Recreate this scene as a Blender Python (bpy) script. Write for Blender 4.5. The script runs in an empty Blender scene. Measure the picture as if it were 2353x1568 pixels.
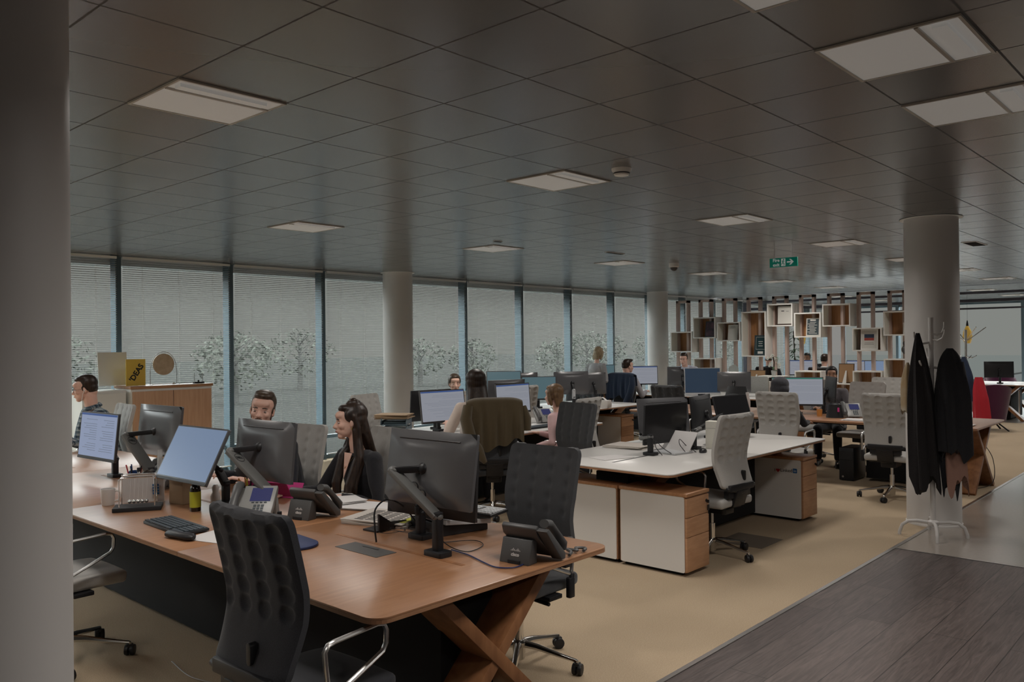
import bpy, bmesh, math, random
from mathutils import Vector, Matrix, noise
random.seed(7)
PI = math.pi
S = bpy.context.scene
COL = S.collection

# ---------------------------------------------------------------- camera
F_PX, YAW, PITCH, ROLL = 1884.8, 0.740027, 0.00385066, -0.00985
_c, _s = math.cos(YAW), math.sin(YAW)
_f = Vector((math.cos(PITCH)*_c, math.cos(PITCH)*_s, math.sin(PITCH)))
_r = Vector((_s, -_c, 0)); _u = _r.cross(_f)
_R = _r*math.cos(ROLL) + _u*math.sin(ROLL); _U = -_r*math.sin(ROLL) + _u*math.cos(ROLL)
cam = bpy.data.objects.new('camera', bpy.data.cameras.new('camera'))
COL.objects.link(cam); S.camera = cam
cam.data.sensor_width = 36; cam.data.lens = 36*F_PX/2353
cam.data.clip_start = .05; cam.data.clip_end = 400
cam.matrix_world = Matrix(((_R.x, _U.x, -_f.x, 0), (_R.y, _U.y, -_f.y, 0), (_R.z, _U.z, -_f.z, 1.65), (0, 0, 0, 1)))
# ---------------------------------------------------------------- exposure, sky
S.view_settings.view_transform = 'Standard'; S.view_settings.look = 'None'
S.view_settings.exposure = 0.0; S.view_settings.gamma = 1.0
try: S.view_settings.use_curve_mapping = False
except Exception: pass
W = bpy.data.worlds.new('sky'); S.world = W; W.use_nodes = True
nt = W.node_tree
bg = nt.nodes['Background']
tc = nt.nodes.new('ShaderNodeTexCoord'); sp = nt.nodes.new('ShaderNodeSeparateXYZ'); cr = nt.nodes.new('ShaderNodeValToRGB')
nt.links.new(tc.outputs['Generated'], sp.inputs[0]); nt.links.new(sp.outputs['Z'], cr.inputs[0]); nt.links.new(cr.outputs[0], bg.inputs[0])
e = cr.color_ramp.elements
# overcast sky: dim band at the horizon, bright higher up
e[0].position = 0.0; e[0].color = (.24, .236, .224, 1)
e[1].position = 1.0; e[1].color = (12.5, 12.8, 13, 1)
for p_, c_ in ((.14, (.24, .236, .224)), (.34, (11, 11.3, 11.6))):
    q_ = cr.color_ramp.elements.new(p_); q_.color = (*c_, 1)
bg.inputs[1].default_value = 1.0
# ---------------------------------------------------------------- helpers
def mat(name, col, rough=.6, metal=0., coat=0., trans=0., emit=None, es=1., alpha=1., spec=.5, sheen=0., ior=1.45, bump=None, noise_col=None, subsurf=0):
    m = bpy.data.materials.new(name); m.use_nodes = True
    n = m.node_tree.nodes; l = m.node_tree.links; b = n['Principled BSDF']
    b.inputs['Base Color'].default_value = (*col, 1); b.inputs['Roughness'].default_value = rough
    b.inputs['Metallic'].default_value = metal; b.inputs['Coat Weight'].default_value = coat
    b.inputs['Coat Roughness'].default_value = .15
    b.inputs['Transmission Weight'].default_value = trans; b.inputs['Specular IOR Level'].default_value = spec
    b.inputs['IOR'].default_value = ior; b.inputs['Alpha'].default_value = alpha
    b.inputs['Sheen Weight'].default_value = sheen
    if emit: b.inputs['Emission Color'].default_value = (*emit, 1); b.inputs['Emission Strength'].default_value = es
    if bump or noise_col:
        t = n.new('ShaderNodeTexCoord'); q = n.new('ShaderNodeTexNoise'); l.new(t.outputs['Object'], q.inputs['Vector'])
        sc, st = bump if bump else (noise_col[0], 0)
        q.inputs['Scale'].default_value = sc; q.inputs['Detail'].default_value = 4
        if bump:
            bp = n.new('ShaderNodeBump'); bp.inputs['Strength'].default_value = st; bp.inputs['Distance'].default_value = .01
            l.new(q.outputs['Fac'], bp.inputs['Height']); l.new(bp.outputs[0], b.inputs['Normal'])
        if noise_col:
            q2 = n.new('ShaderNodeTexNoise'); q2.inputs['Scale'].default_value = noise_col[0]; q2.inputs['Detail'].default_value = 3
            l.new(t.outputs['Object'], q2.inputs['Vector'])
            r = n.new('ShaderNodeValToRGB'); r.color_ramp.elements[0].position = .3; r.color_ramp.elements[1].position = .7
            r.color_ramp.elements[0].color = (*col, 1); r.color_ramp.elements[1].color = (*noise_col[1], 1)
            l.new(q2.outputs['Fac'], r.inputs[0]); l.new(r.outputs[0], b.inputs['Base Color'])
    return m

def wood(name, c1, c2, scale=(2, 22, 22), rough=.35, coat=.0, axis=None, spec=.5, amt=.35):
    m = mat(name, c1, rough, coat=coat, spec=spec); m.node_tree.nodes['Principled BSDF'].inputs['Coat Roughness'].default_value = .3; m.node_tree.nodes['Principled BSDF'].inputs['Coat IOR'].default_value = 1.55; n = m.node_tree.nodes; l = m.node_tree.links; b = n['Principled BSDF']
    t = n.new('ShaderNodeTexCoord'); mp = n.new('ShaderNodeMapping'); mp.inputs['Scale'].default_value = scale
    q = n.new('ShaderNodeTexNoise'); q.inputs['Scale'].default_value = 1.6; q.inputs['Detail'].default_value = 6; q.inputs['Distortion'].default_value = .4
    r = n.new('ShaderNodeValToRGB'); r.color_ramp.elements[0].position = .35; r.color_ramp.elements[1].position = .65
    r.color_ramp.elements[0].color = (*c1, 1); r.color_ramp.elements[1].color = (*c2, 1)
    l.new(t.outputs['Object'], mp.inputs[0]); l.new(mp.outputs[0], q.inputs['Vector']); l.new(q.outputs['Fac'], r.inputs[0]); l.new(r.outputs[0], b.inputs['Base Color'])
    return m

def rotm(rz=0, ry=0, rx=0): return Matrix.Rotation(rz, 4, 'Z') @ Matrix.Rotation(ry, 4, 'Y') @ Matrix.Rotation(rx, 4, 'X')

class MB:
    """collects shapes and links them as one mesh object"""
    def __init__(s): s.b = bmesh.new()
    def _add(s, vs, fs, M=None):
        v = [s.b.verts.new(M @ Vector(p) if M else Vector(p)) for p in vs]
        for f in fs:
            try: s.b.faces.new([v[i] for i in f])
            except ValueError: pass
        return s
    def box(s, c, d, rz=0, ry=0, rx=0, M=None):
        x, y, z = d[0]/2, d[1]/2, d[2]/2
        T = Matrix.Translation(c) @ rotm(rz, ry, rx)
        if M: T = M @ T
        return s._add([(-x,-y,-z),(x,-y,-z),(x,y,-z),(-x,y,-z),(-x,-y,z),(x,-y,z),(x,y,z),(-x,y,z)],
                      [(0,3,2,1),(4,5,6,7),(0,1,5,4),(1,2,6,5),(2,3,7,6),(3,0,4,7)], T)
    def rbox(s, c, d, r, rz=0, ry=0, rx=0, seg=4, axis='z'):
        """box with corners rounded around one axis"""
        a, b2, h = {'z': (d[0], d[1], d[2]), 'y': (d[0], d[2], d[1]), 'x': (d[1], d[2], d[0])}[axis]
        pts = []
        for (sx, sy, a0) in ((1,1,0),(-1,1,90),(-1,-1,180),(1,-1,270)):
            for k in range(seg+1):
                t = math.radians(a0 + 90*k/seg)
                pts.append((sx*(a/2-r)+r*math.cos(t), sy*(b2/2-r)+r*math.sin(t)))
        T = Matrix.Translation(c) @ rotm(rz, ry, rx)
        if axis == 'y': T = T @ Matrix.Rotation(PI/2, 4, 'X')
        if axis == 'x': T = T @ Matrix(((0,0,1,0),(1,0,0,0),(0,1,0,0),(0,0,0,1)))
        return s.prism(pts, -h/2, h/2, T)
    def prism(s, pts, z0, z1, M=None):
        n = len(pts)
        vs = [(p[0], p[1], z0) for p in pts] + [(p[0], p[1], z1) for p in pts]
        fs = [tuple(range(n))[::-1], tuple(range(n, 2*n))] + [(i, (i+1) % n, n+(i+1) % n, n+i) for i in range(n)]
        return s._add(vs, fs, M)
    def bar(s, p0, p1, w, h, up=(0, 0, 1)):
        p0, p1 = Vector(p0), Vector(p1); d = p1-p0; z = d.normalized(); u = Vector(up)
        x = u.cross(z)
        if x.length < 1e-4: x = Vector((1, 0, 0)).cross(z)
        x.normalize(); y = z.cross(x)
        M = Matrix(((x.x, y.x, z.x, p0.x), (x.y, y.y, z.y, p0.y), (x.z, y.z, z.z, p0.z), (0, 0, 0, 1)))
        return s.box((0, 0, d.length/2), (w, h, d.length), M=M)
    def tube(s, pts, r, seg=8, closed=False, r_end=None, cap=True):
        pts = [Vector(p) for p in pts]; n = len(pts); rings = []
        prev = None
        for i, p in enumerate(pts):
            if closed: d = pts[(i+1) % n]-pts[i-1]
            else: d = pts[min(i+1, n-1)]-pts[max(i-1, 0)]
            d = d.normalized() if d.length > 1e-9 else Vector((0, 0, 1))
            if prev is None:
                a = Vector((0, 0, 1)) if abs(d.z) < .9 else Vector((1, 0, 0)); x = a.cross(d).normalized()
            else: x = (prev - d*prev.dot(d)).normalized()
            prev = x; y = d.cross(x)
            if isinstance(r, list): rr = r[i]
            else: rr = r if (r_end is None or isinstance(r, tuple)) else r+(r_end-r)*i/(n-1)
            ra, rb = (rr if isinstance(rr, (list, tuple)) else (rr, rr))
            rings.append([s.b.verts.new(p + x*ra*math.cos(2*PI*k/seg) + y*rb*math.sin(2*PI*k/seg)) for k in range(seg)])
        m = n if closed else n-1
        for i in range(m):
            A, B = rings[i], rings[(i+1) % n]
            for k in range(seg): s.b.faces.new((A[k], A[(k+1) % seg], B[(k+1) % seg], B[k]))
        if not closed and cap: s.b.faces.new(rings[0][::-1]); s.b.faces.new(rings[-1])
        return s
    def lathe(s, prof, c=(0, 0, 0), seg=20, M=None):
        T = Matrix.Translation(c)
        if M: T = M @ T
        rings = []
        for r, z in prof: rings.append([s.b.verts.new(T @ Vector((max(r, 1e-4)*math.cos(2*PI*k/seg), max(r, 1e-4)*math.sin(2*PI*k/seg), z))) for k in range(seg)])
        for i in range(len(rings)-1):
            A, B = rings[i], rings[i+1]
            for k in range(seg): s.b.faces.new((A[k], A[(k+1) % seg], B[(k+1) % seg], B[k]))
        s.b.faces.new(rings[0][::-1]); s.b.faces.new(rings[-1])
        return s
    def ell(s, c, r, seg=16, M=None, n=10):
        T = Matrix.Translation(c)
        if M: T = T @ M
        rings = []
        for i in range(1, n):
            t = -PI/2+PI*i/n
            rings.append([s.b.verts.new(T @ Vector((r[0]*math.cos(t)*math.cos(2*PI*k/seg), r[1]*math.cos(t)*math.sin(2*PI*k/seg), r[2]*math.sin(t)))) for k in range(seg)])
        b = s.b.verts.new(T @ Vector((0, 0, -r[2]))); t = s.b.verts.new(T @ Vector((0, 0, r[2])))
        for k in range(seg): s.b.faces.new((b, rings[0][(k+1) % seg], rings[0][k])); s.b.faces.new((t, rings[-1][k], rings[-1][(k+1) % seg]))
        for i in range(len(rings)-1):
            for k in range(seg): s.b.faces.new((rings[i][k], rings[i][(k+1) % seg], rings[i+1][(k+1) % seg], rings[i+1][k]))
        return s
    def sheet(s, fn, nu, nv, th, nrm=None):
        """closed thick sheet; fn(u,v)->point, thickness along the local normal"""
        P = [[Vector(fn(i/nu, j/nv)) for j in range(nv+1)] for i in range(nu+1)]
        A, B = [], []
        for i in range(nu+1):
            ra, rb = [], []
            for j in range(nv+1):
                du = P[min(i+1, nu)][j]-P[max(i-1, 0)][j]; dv = P[i][min(j+1, nv)]-P[i][max(j-1, 0)]
                nn = du.cross(dv); nn = nn.normalized() if nn.length > 1e-9 else Vector((0, 0, 1))
                ra.append(s.b.verts.new(P[i][j])); rb.append(s.b.verts.new(P[i][j]-nn*(th(i/nu, j/nv) if callable(th) else th)))
            A.append(ra); B.append(rb)
        for i in range(nu):
            for j in range(nv):
                s.b.faces.new((A[i][j], A[i+1][j], A[i+1][j+1], A[i][j+1])); s.b.faces.new((B[i][j], B[i][j+1], B[i+1][j+1], B[i+1][j]))
        for i in range(nu):
            s.b.faces.new((A[i][0], B[i][0], B[i+1][0], A[i+1][0])); s.b.faces.new((A[i][nv], A[i+1][nv], B[i+1][nv], B[i][nv]))
        for j in range(nv):
            s.b.faces.new((A[0][j], A[0][j+1], B[0][j+1], B[0][j])); s.b.faces.new((A[nu][j], B[nu][j], B[nu][j+1], A[nu][j+1]))
        return s
    def done(s, name, m, parent=None, smooth=False, bev=0., label=None, segs=2):
        bmesh.ops.recalc_face_normals(s.b, faces=s.b.faces)
        if bev: 
            es = [e for e in s.b.edges if len(e.link_faces) == 2 and e.calc_face_angle(0) > .6]
            bmesh.ops.bevel(s.b, geom=es, offset=bev, segments=segs, profile=.5, affect='EDGES', clamp_overlap=True)
        me = bpy.data.meshes.new(name); s.b.to_mesh(me); s.b.free()
        me.materials.append(m)
        if smooth or bev:
            me.polygons.foreach_set('use_smooth', [True]*len(me.polygons))
            me.set_sharp_from_angle(angle=math.radians(42))
        o = bpy.data.objects.new(name, me); COL.objects.link(o)
        if parent: o.parent = parent
        if label: o['label'] = label
        return o

def tag(o, label, cat, group=None, kind=None):
    o['label'] = label; o['category'] = cat
    if group: o['group'] = group
    if kind: o['kind'] = kind
    return o
def struct(o): o['kind'] = 'structure'; return o
def thing(name, loc, rz=0, label=None, cat=None, group=None):
    o = bpy.data.objects.new(name, None); COL.objects.link(o); o.empty_display_size = .1
    o.location = loc; o.rotation_euler = (0, 0, rz)
    if label: tag(o, label, cat, group)
    return o
def dup(root, loc=None, rz=None, label=None, group=None, swap=None, skip=()):
    """copy a thing with its parts and sub-parts; swap = {material: other}"""
    kids = {}
    for o in bpy.data.objects: kids.setdefault(o.parent, []).append(o)
    def cp(o, par):
        c = o.copy()
        if swap and o.type == 'MESH' and o.data.materials and o.data.materials[0] in swap:
            key = (o.data.name, swap[o.data.materials[0]].name)
            if key not in _swapc:
                d = o.data.copy(); d.materials[0] = swap[o.data.materials[0]]; _swapc[key] = d
            c.data = _swapc[key]
        COL.objects.link(c); c.parent = par
        for k in kids.get(o, []):
            if k.name.split('.')[0] not in skip: cp(k, c)
        return c
    r = cp(root, None)
    if loc is not None: r.location = loc
    if rz is not None: r.rotation_euler = (0, 0, rz)
    if label: r['label'] = label
    if group: r['group'] = group
    return r
_swapc = {}
def text(name, s, size, m, parent, loc, rot, ext=.0008, align='CENTER', label=None, bold=0, shear=0, sx=1.):
    c = bpy.data.curves.new(name, 'FONT'); c.body = s; c.size = size; c.extrude = ext; c.align_x = align; c.align_y = 'CENTER'; c.offset = bold; c.shear = shear
    c.resolution_u = 3
    o = bpy.data.objects.new(name, c); COL.objects.link(o)
    dg = bpy.context.evaluated_depsgraph_get(); me = bpy.data.meshes.new_from_object(o.evaluated_get(dg))
    bpy.data.objects.remove(o); bpy.data.curves.remove(c)
    me.materials.clear(); me.materials.append(m); me.name = name
    o = bpy.data.objects.new(name, me); COL.objects.link(o)
    o.parent = parent; o.matrix_local = Matrix.Translation(loc) @ rot @ Matrix.Diagonal((sx, 1, 1, 1))
    if label: o['label'] = label
    return o
# ---------------------------------------------------------------- materials
M = {}
M['white'] = mat('white_paint', (.78, .78, .76), .45)
M['lam'] = mat('white_laminate', (.66, .645, .62), .35, coat=.25)
M['pedwhite'] = mat('white_metal_panel', (.68, .655, .62), .5)
M['wood'] = wood('cherry_desk_wood', (.31, .145, .066), (.375, .185, .09), (26, 2.2, 20), .42, coat=.8)
M['wooddark'] = wood('brown_oak_leg', (.20, .085, .035), (.29, .13, .055), (12, 12, 3), .45)
M['woodfront'] = wood('light_oak_front', (.42, .225, .12), (.50, .28, .155), (4, 4, 26), .45)
M['woodx'] = wood('cherry_top_wood', (.37, .18, .085), (.46, .24, .12), (3, 26, 20), .35, coat=.3)
M['edge'] = wood('wood_edge', (.30, .15, .08), (.36, .19, .10), (6, 6, 30), .5)
M['chrome'] = mat('polished_aluminium', (.72, .71, .69), .16, metal=1)
M['alu'] = mat('brushed_aluminium', (.55, .54, .53), .3, metal=1)
M['blackp'] = mat('black_plastic', (.012, .012, .014), .45)
M['blackm'] = mat('black_metal', (.006, .006, .007), .9)
M['greyp'] = mat('grey_plastic', (.075, .072, .07), .42)
M['dark'] = mat('charcoal_fabric', (.036, .038, .042), .95, sheen=.25, bump=(900, .18), noise_col=(300, (.05, .052, .056)))
M['darkblue'] = mat('blue_charcoal_fabric', (.020, .021, .026), .95, sheen=.15, bump=(900, .18), noise_col=(300, (.034, .035, .042)))
M['light'] = mat('light_grey_fabric', (.36, .345, .325), .95, sheen=.2, bump=(900, .15), noise_col=(300, (.43, .415, .39)))
# ================================================================ shell
HC = 2.75
def m_ceiling():
    m = mat('ceiling_tile_metal', (.08, .08, .08), .3, spec=.5, ior=2.05); n = m.node_tree.nodes; l = m.node_tree.links; b = n['Principled BSDF']
    t = n.new('ShaderNodeTexCoord'); sp = n.new('ShaderNodeSeparateXYZ'); l.new(t.outputs['Object'], sp.inputs[0])
    outs = []
    for ax, off, w, per in (('X', 1.555, .018, .5), ('Y', 2.235, .018, .5025)):
        a = n.new('ShaderNodeMath'); a.operation = 'SUBTRACT'; a.inputs[1].default_value = off-per*40-w*.25; l.new(sp.outputs[ax], a.inputs[0])
        d = n.new('ShaderNodeMath'); d.operation = 'DIVIDE'; d.inputs[1].default_value = per; l.new(a.outputs[0], d.inputs[0])
        f = n.new('ShaderNodeMath'); f.operation = 'FRACT'; l.new(d.outputs[0], f.inputs[0])
        g = n.new('ShaderNodeMath'); g.operation = 'LESS_THAN'; g.inputs[1].default_value = w; l.new(f.outputs[0], g.inputs[0]); outs.append(g)
    x = n.new('ShaderNodeMath'); x.operation = 'MAXIMUM'; l.new(outs[0].outputs[0], x.inputs[0]); l.new(outs[1].outputs[0], x.inputs[1])
    mx = n.new('ShaderNodeMix'); mx.data_type = 'RGBA'; mx.inputs[6].default_value = (.105, .107, .108, 1); mx.inputs[7].default_value = (.012, .012, .012, 1)
    l.new(x.outputs[0], mx.inputs[0]); l.new(mx.outputs[2], b.inputs['Base Color'])
    r = n.new('ShaderNodeMath'); r.operation = 'MULTIPLY_ADD'; r.inputs[1].default_value = .5; r.inputs[2].default_value = .26; l.new(x.outputs[0], r.inputs[0]); l.new(r.outputs[0], b.inputs['Roughness'])
    return m
def m_carpet():
    m = mat('tan_carpet', (.40, .29, .17), .9, spec=.2, bump=(260, .35)); n = m.node_tree.nodes; l = m.node_tree.links; b = n['Principled BSDF']
    t = n.new('ShaderNodeTexCoord'); q = n.new('ShaderNodeTexNoise'); q.inputs['Scale'].default_value = 190; q.inputs['Detail'].default_value = 5; l.new(t.outputs['Object'], q.inputs['Vector'])
    q2 = n.new('ShaderNodeTexNoise'); q2.inputs['Scale'].default_value = 1.3; l.new(t.outputs['Object'], q2.inputs['Vector'])
    a = n.new('ShaderNodeMath'); a.operation = 'MULTIPLY_ADD'; a.inputs[1].default_value = .25; l.new(q2.outputs['Fac'], a.inputs[0]); l.new(q.outputs['Fac'], a.inputs[2])
    r = n.new('ShaderNodeValToRGB'); r.color_ramp.elements[0].position = .4; r.color_ramp.elements[1].position = .85
    r.color_ramp.elements[0].color = (.35, .265, .175, 1); r.color_ramp.elements[1].color = (.50, .395, .275, 1); l.new(a.outputs[0], r.inputs[0]); l.new(r.outputs[0], b.inputs['Base Color'])
    return m
def m_planks():
    m = mat('dark_oak_planks', (.06, .045, .04), .42, spec=.5); n = m.node_tree.nodes; l = m.node_tree.links; b = n['Principled BSDF']
    t = n.new('ShaderNodeTexCoord')
    br = n.new('ShaderNodeTexBrick'); br.inputs['Scale'].default_value = 1; br.inputs['Brick Width'].default_value = 1.9; br.inputs['Row Height'].default_value = .2
    br.inputs['Mortar Size'].default_value = .0028; br.inputs['Mortar Smooth'].default_value = .2; br.offset = .37; br.inputs['Bias'].default_value = 0
    br.inputs['Color1'].default_value = (.115, .090, .082, 1); br.inputs['Color2'].default_value = (.070, .055, .052, 1); br.inputs['Mortar'].default_value = (.03, .024, .022, 1)
    l.new(t.outputs['Object'], br.inputs['Vector'])
    mp = n.new('ShaderNodeMapping'); mp.inputs['Scale'].default_value = (2.2, 26, 1); l.new(t.outputs['Object'], mp.inputs[0])
    q = n.new('ShaderNodeTexNoise'); q.inputs['Scale'].default_value = 1.4; q.inputs['Detail'].default_value = 8; q.inputs['Distortion'].default_value = 1.6; l.new(mp.outputs[0], q.inputs['Vector'])
    r = n.new('ShaderNodeMapRange'); r.inputs['From Min'].default_value = .35; r.inputs['From Max'].default_value = .7; r.inputs['To Min'].default_value = .68; r.inputs['To Max'].default_value = 1.3; l.new(q.outputs['Fac'], r.inputs[0])
    mx = n.new('ShaderNodeVectorMath'); mx.operation = 'SCALE'; l.new(br.outputs['Color'], mx.inputs[0]); l.new(r.outputs[0], mx.inputs['Scale']); l.new(mx.outputs[0], b.inputs['Base Color'])
    bp = n.new('ShaderNodeBump'); bp.inputs['Strength'].default_value = .25; bp.inputs['Distance'].default_value = .004; l.new(q.outputs['Fac'], bp.inputs['Height']); l.new(bp.outputs[0], b.inputs['Normal'])
    return m
M['ceil'] = m_ceiling(); M['carpet'] = m_carpet(); M['planks'] = m_planks()
M['vinyl'] = mat('tan_vinyl', (.29, .25, .215), .3, coat=.9, noise_col=(40, (.32, .28, .24)))
M['mull'] = mat('slate_blue_mullion', (.10, .15, .18), .45)
M['wall'] = mat('wall_paint', (.62, .61, .59), .7)
M['column'] = mat('column_paint', (.66, .64, .62), .5)
def m_pane():
    m = bpy.data.materials.new('window_glass'); m.use_nodes = True; n = m.node_tree.nodes; l = m.node_tree.links; n.clear()
    o = n.new('ShaderNodeOutputMaterial'); a = n.new('ShaderNodeMixShader'); t = n.new('ShaderNodeBsdfTransparent'); g = n.new('ShaderNodeBsdfGlossy'); f = n.new('ShaderNodeFresnel')
    g.inputs['Roughness'].default_value = .02; f.inputs[0].default_value = 1.06; t.inputs[0].default_value = (.95, .98, .97, 1)
    l.new(f.outputs[0], a.inputs[0]); l.new(t.outputs[0], a.inputs[1]); l.new(g.outputs[0], a.inputs[2]); l.new(a.outputs[0], o.inputs[0]); return m
M['glass'] = m_pane()
def m_slat():
    m = bpy.data.materials.new('white_slat'); m.use_nodes = True; n = m.node_tree.nodes; l = m.node_tree.links; n.clear()
    o = n.new('ShaderNodeOutputMaterial'); a = n.new('ShaderNodeMixShader'); d = n.new('ShaderNodeBsdfDiffuse'); t = n.new('ShaderNodeBsdfTranslucent')
    d.inputs[0].default_value = (.50, .50, .49, 1); t.inputs[0].default_value = (.60, .60, .58, 1); a.inputs[0].default_value = .6
    l.new(d.outputs[0], a.inputs[1]); l.new(t.outputs[0], a.inputs[2]); l.new(a.outputs[0], o.inputs[0]); return m
M['slat'] = m_slat()
struct(MB().box((7.3, 6.165, -.1), (22.6, 7.97, .2)).done('floor', M['carpet']))
struct(MB().box((22.3, 3.05, -.1), (7.4, 14.2, .2)).done('floor', M['vinyl']))
struct(MB().box((1.42, -.945, -.1), (10.84, 6.21, .2)).done('floor', M['planks']))
struct(MB().box((12.73, -.945, -.1), (11.74, 6.21, .2)).done('floor', M['vinyl']))
struct(MB().box((7.3, 2.17, .001), (22.6, .028, .008)).done('trim_carpet_edge', M['alu']))
struct(MB().box((6.85, -.945, .001), (.012, 6.21, .006)).done('trim_plank_edge', M['alu']))
struct(MB().box((7.2, 3.1, HC+.06), (22.4, 14.4, .12)).done('ceiling', M['ceil']))
struct(MB().box((22.35, 3.1, HC+.06), (7.3, 14.4, .12)).done('ceiling', M['ceil']))
struct(MB().box((18.55, 3.1, HC+.2), (.4, 14.4, .04)).done('ceiling', M['blackm']))
struct(MB().box((-4.1, 3.1, 1.4), (.2, 14.4, 3)).done('wall_back', M['wall']))
struct(MB().box((11, -4.15, 1.4), (30.2, .2, 3)).done('wall_right', M['wall']))
struct(MB().box((7, 10.36, HC-.03), (38, .3, .14)).done('trim_head', M['white']))
# windows on the left side: mullion, rails, pane
XM = [4.06 + 1.4465*k for k in range(-5, 16)]
for i in range(len(XM)-1):
    x0, x1 = XM[i], XM[i+1]
    fr = MB().box((x1, 10.13, 1.37), (.065, .155, 2.74))
    fr.box(((x0+x1)/2, 10.18, .32), (x1-x0-.06, .05, .05)).box(((x0+x1)/2, 10.17, .03), (x1-x0-.06, .09, .06))
    w = struct(fr.done('window_%d' % (i+1), M['mull']))
    struct(MB().box(((x0+x1)/2, 10.24, 1.37), (x1-x0-.06, .008, 2.7)).done('pane', M['glass'], w))
YE = [9.67-1.625*k for k in range(0, 9)]
for i, y in enumerate(YE):
    fr = MB().box((26, y, 1.37), (.2, .07, 2.74)).box((26, y-.81, 2.7), (.1, 1.55, .1)).box((26, y-.81, .04), (.1, 1.55, .08))
    w = struct(fr.done('window_%d' % (i+31), M['mull']))
    struct(MB().box((26.03, y-.81, 1.37), (.008, 1.55, 2.6)).done('pane', M['glass'], w))
# venetian blinds, one per bay
sl = MB()
for k in range(103):
    sl.box((0, 0, .10+.0254*k), (1.375, .024, .0012), rx=math.radians(-9))
b0 = None
def make_blind():
    t = thing('venetian_blind', (0, 0, 0))
    sl.done('slats', M['slat'], t)
    MB().box((0, 0, 2.725), (1.375, .03, .03)).done('head_rail', M['white'], t)
    MB().box((0, 0, .085), (1.375, .028, .012)).done('bottom_rail', M['white'], t)
    c = MB()
    for x in (-.45, 0, .45): c.tube([(x, -.0135, .09), (x, -.0135, 2.71)], .0009, 4).tube([(x, .0135, .09), (x, .0135, 2.71)], .0009, 4)
    c.done('ladder_cord', M['white'], t)
    return t
for i in range(4, len(XM)-1):
    xc = (XM[i]+XM[i+1])/2
    if b0 is None: b0 = make_blind(); b = b0
    else: b = dup(b0)
    b.location = (xc, 10.02, 0)
    tag(b, 'white venetian blind hanging closed over a tall window of the left window wall', 'blind', 'venetian blinds along the window wall')
# round columns
def column(x, y, nm, r=.224):
    s = MB().lathe([(r, 0), (r, HC)], seg=56).done(nm, M['column'], smooth=True); s.location = (x, y, 0); struct(s)
    q = MB().lathe([(r+.008, 0), (r+.008, .014), (r, .016)], seg=56).done('trim_base', M['column'], s, smooth=True)
    q = MB().lathe([(r+.035, -.004), (r+.035, 0), (r+.001, .0)], seg=56).done('trim_collar', M['white'], s); q.location = (0, 0, HC-.002)
column(.56, 2.27, 'column'); column(8.035, 2.196, 'column'); column(8.02, 9.66, 'column'); column(15.27, 9.66, 'column'); column(15.27, 2.19, 'column')
# ceiling slot and glazed partition header at the far end
pf = MB()
for z, h in ((2.60, .05), (2.44, .06), (2.28, .035)): pf.box((18.62, 2.9, z), (.06, 12.6, h))
for y in (-3.2, .2, 5.05, 9.3): pf.box((18.62, y, 1.3), (.06, .07, 2.6))
struct(pf.done('trim_partition_frame', mat('grey_blue_frame', (.11, .12, .16), .5)))
# ------------------------------------------------ ceiling luminaires (each lamp's light lives here)
M['diff'] = mat('lamp_diffuser', (.6, .6, .58), .5, emit=(1, .97, .92), es=.085)
M['louvre'] = mat('lamp_louvre', (.45, .42, .37), .35)
LAMP = dict(power=15.5, spread=152, col=(1., .94, .88))
def luminaire(x, y, label, big=1, power=1.):
    t = thing('ceiling_light', (x+.25, y+.25, HC), 0, label, 'ceiling light', 'recessed ceiling lights')
    f = MB()
    for (cx, cy, dx, dy) in ((0, -.244, .5, .012), (0, .244, .5, .012), (-.244, 0, .012, .476), (.244, 0, .012, .476)): f.box((cx, cy, -.004), (dx, dy, .008))
    f.box((0, -.105, -.006), (.476, .014, .012)); f.done('frame', M['louvre'], t)
    MB().box((0, .070, -.003), (.476, .336, .004)).done('diffuser', M['diff'], t)
    MB().box((0, -.175, -.003), (.476, .126, .004)).done('diffuser', M['diff'], t)
    MB().box((-.02, -.175, -.012), (.40, .05, .014)).done('louvre', M['diff'], t)
    if 1:
        ld = bpy.data.lights.new('lamp', 'AREA'); ld.shape = 'SQUARE'; ld.size = .42; ld.energy = LAMP['power']*power; ld.color = LAMP['col']; ld.spread = math.radians(LAMP['spread'])
        o = bpy.data.objects.new('lamp', ld); COL.objects.link(o); o.parent = t; o.location = (0, 0, -.03)
    return t
n_ = 0
for y, xs in ((3.24, [1.555+2.5*k for k in range(-1, 7)]), (6.24, [1.555+2.5*k for k in range(-1, 7)]), (.735, (2.06, 3.06, 4.07)), (9.2, ()), (4.3, (20.2, 23.2)), (.9, (20.2, 23.2)), (-1.8, (1.555, 6.5)), (.7, (9.0, 12.5, 16.0)), (7.4, (20.2, 23.2))):  # units outside the camera view are added for the light they give
    for x in xs:
        L = {(3.24, 1.555): 'square recessed ceiling light nearest the left pillar, above the wooden desks', (3.24, 4.055): 'recessed ceiling light in mid ceiling beside the round smoke detector',
             (3.24, 6.555): 'recessed ceiling light between the smoke detector light and the fire exit sign', (3.24, 9.055): 'recessed ceiling light to the right of the hanging fire exit sign',
             (.735, 3.06): 'large ceiling light at top right with the bigger, nearer panels', (.735, 4.07): 'ceiling light at the right edge, behind the large top right one',
             (.735, 2.06): 'ceiling light cut off by the top edge of the picture', (3.24, 11.555): 'ceiling light just left of the round column'}.get((y, round(x, 3)), 'flush square light in the tiled ceiling')
        luminaire(x, y, L, power=(1.5 if y < 0 or x > 19 else (.9 if y < 3 else 1.)))
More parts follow.
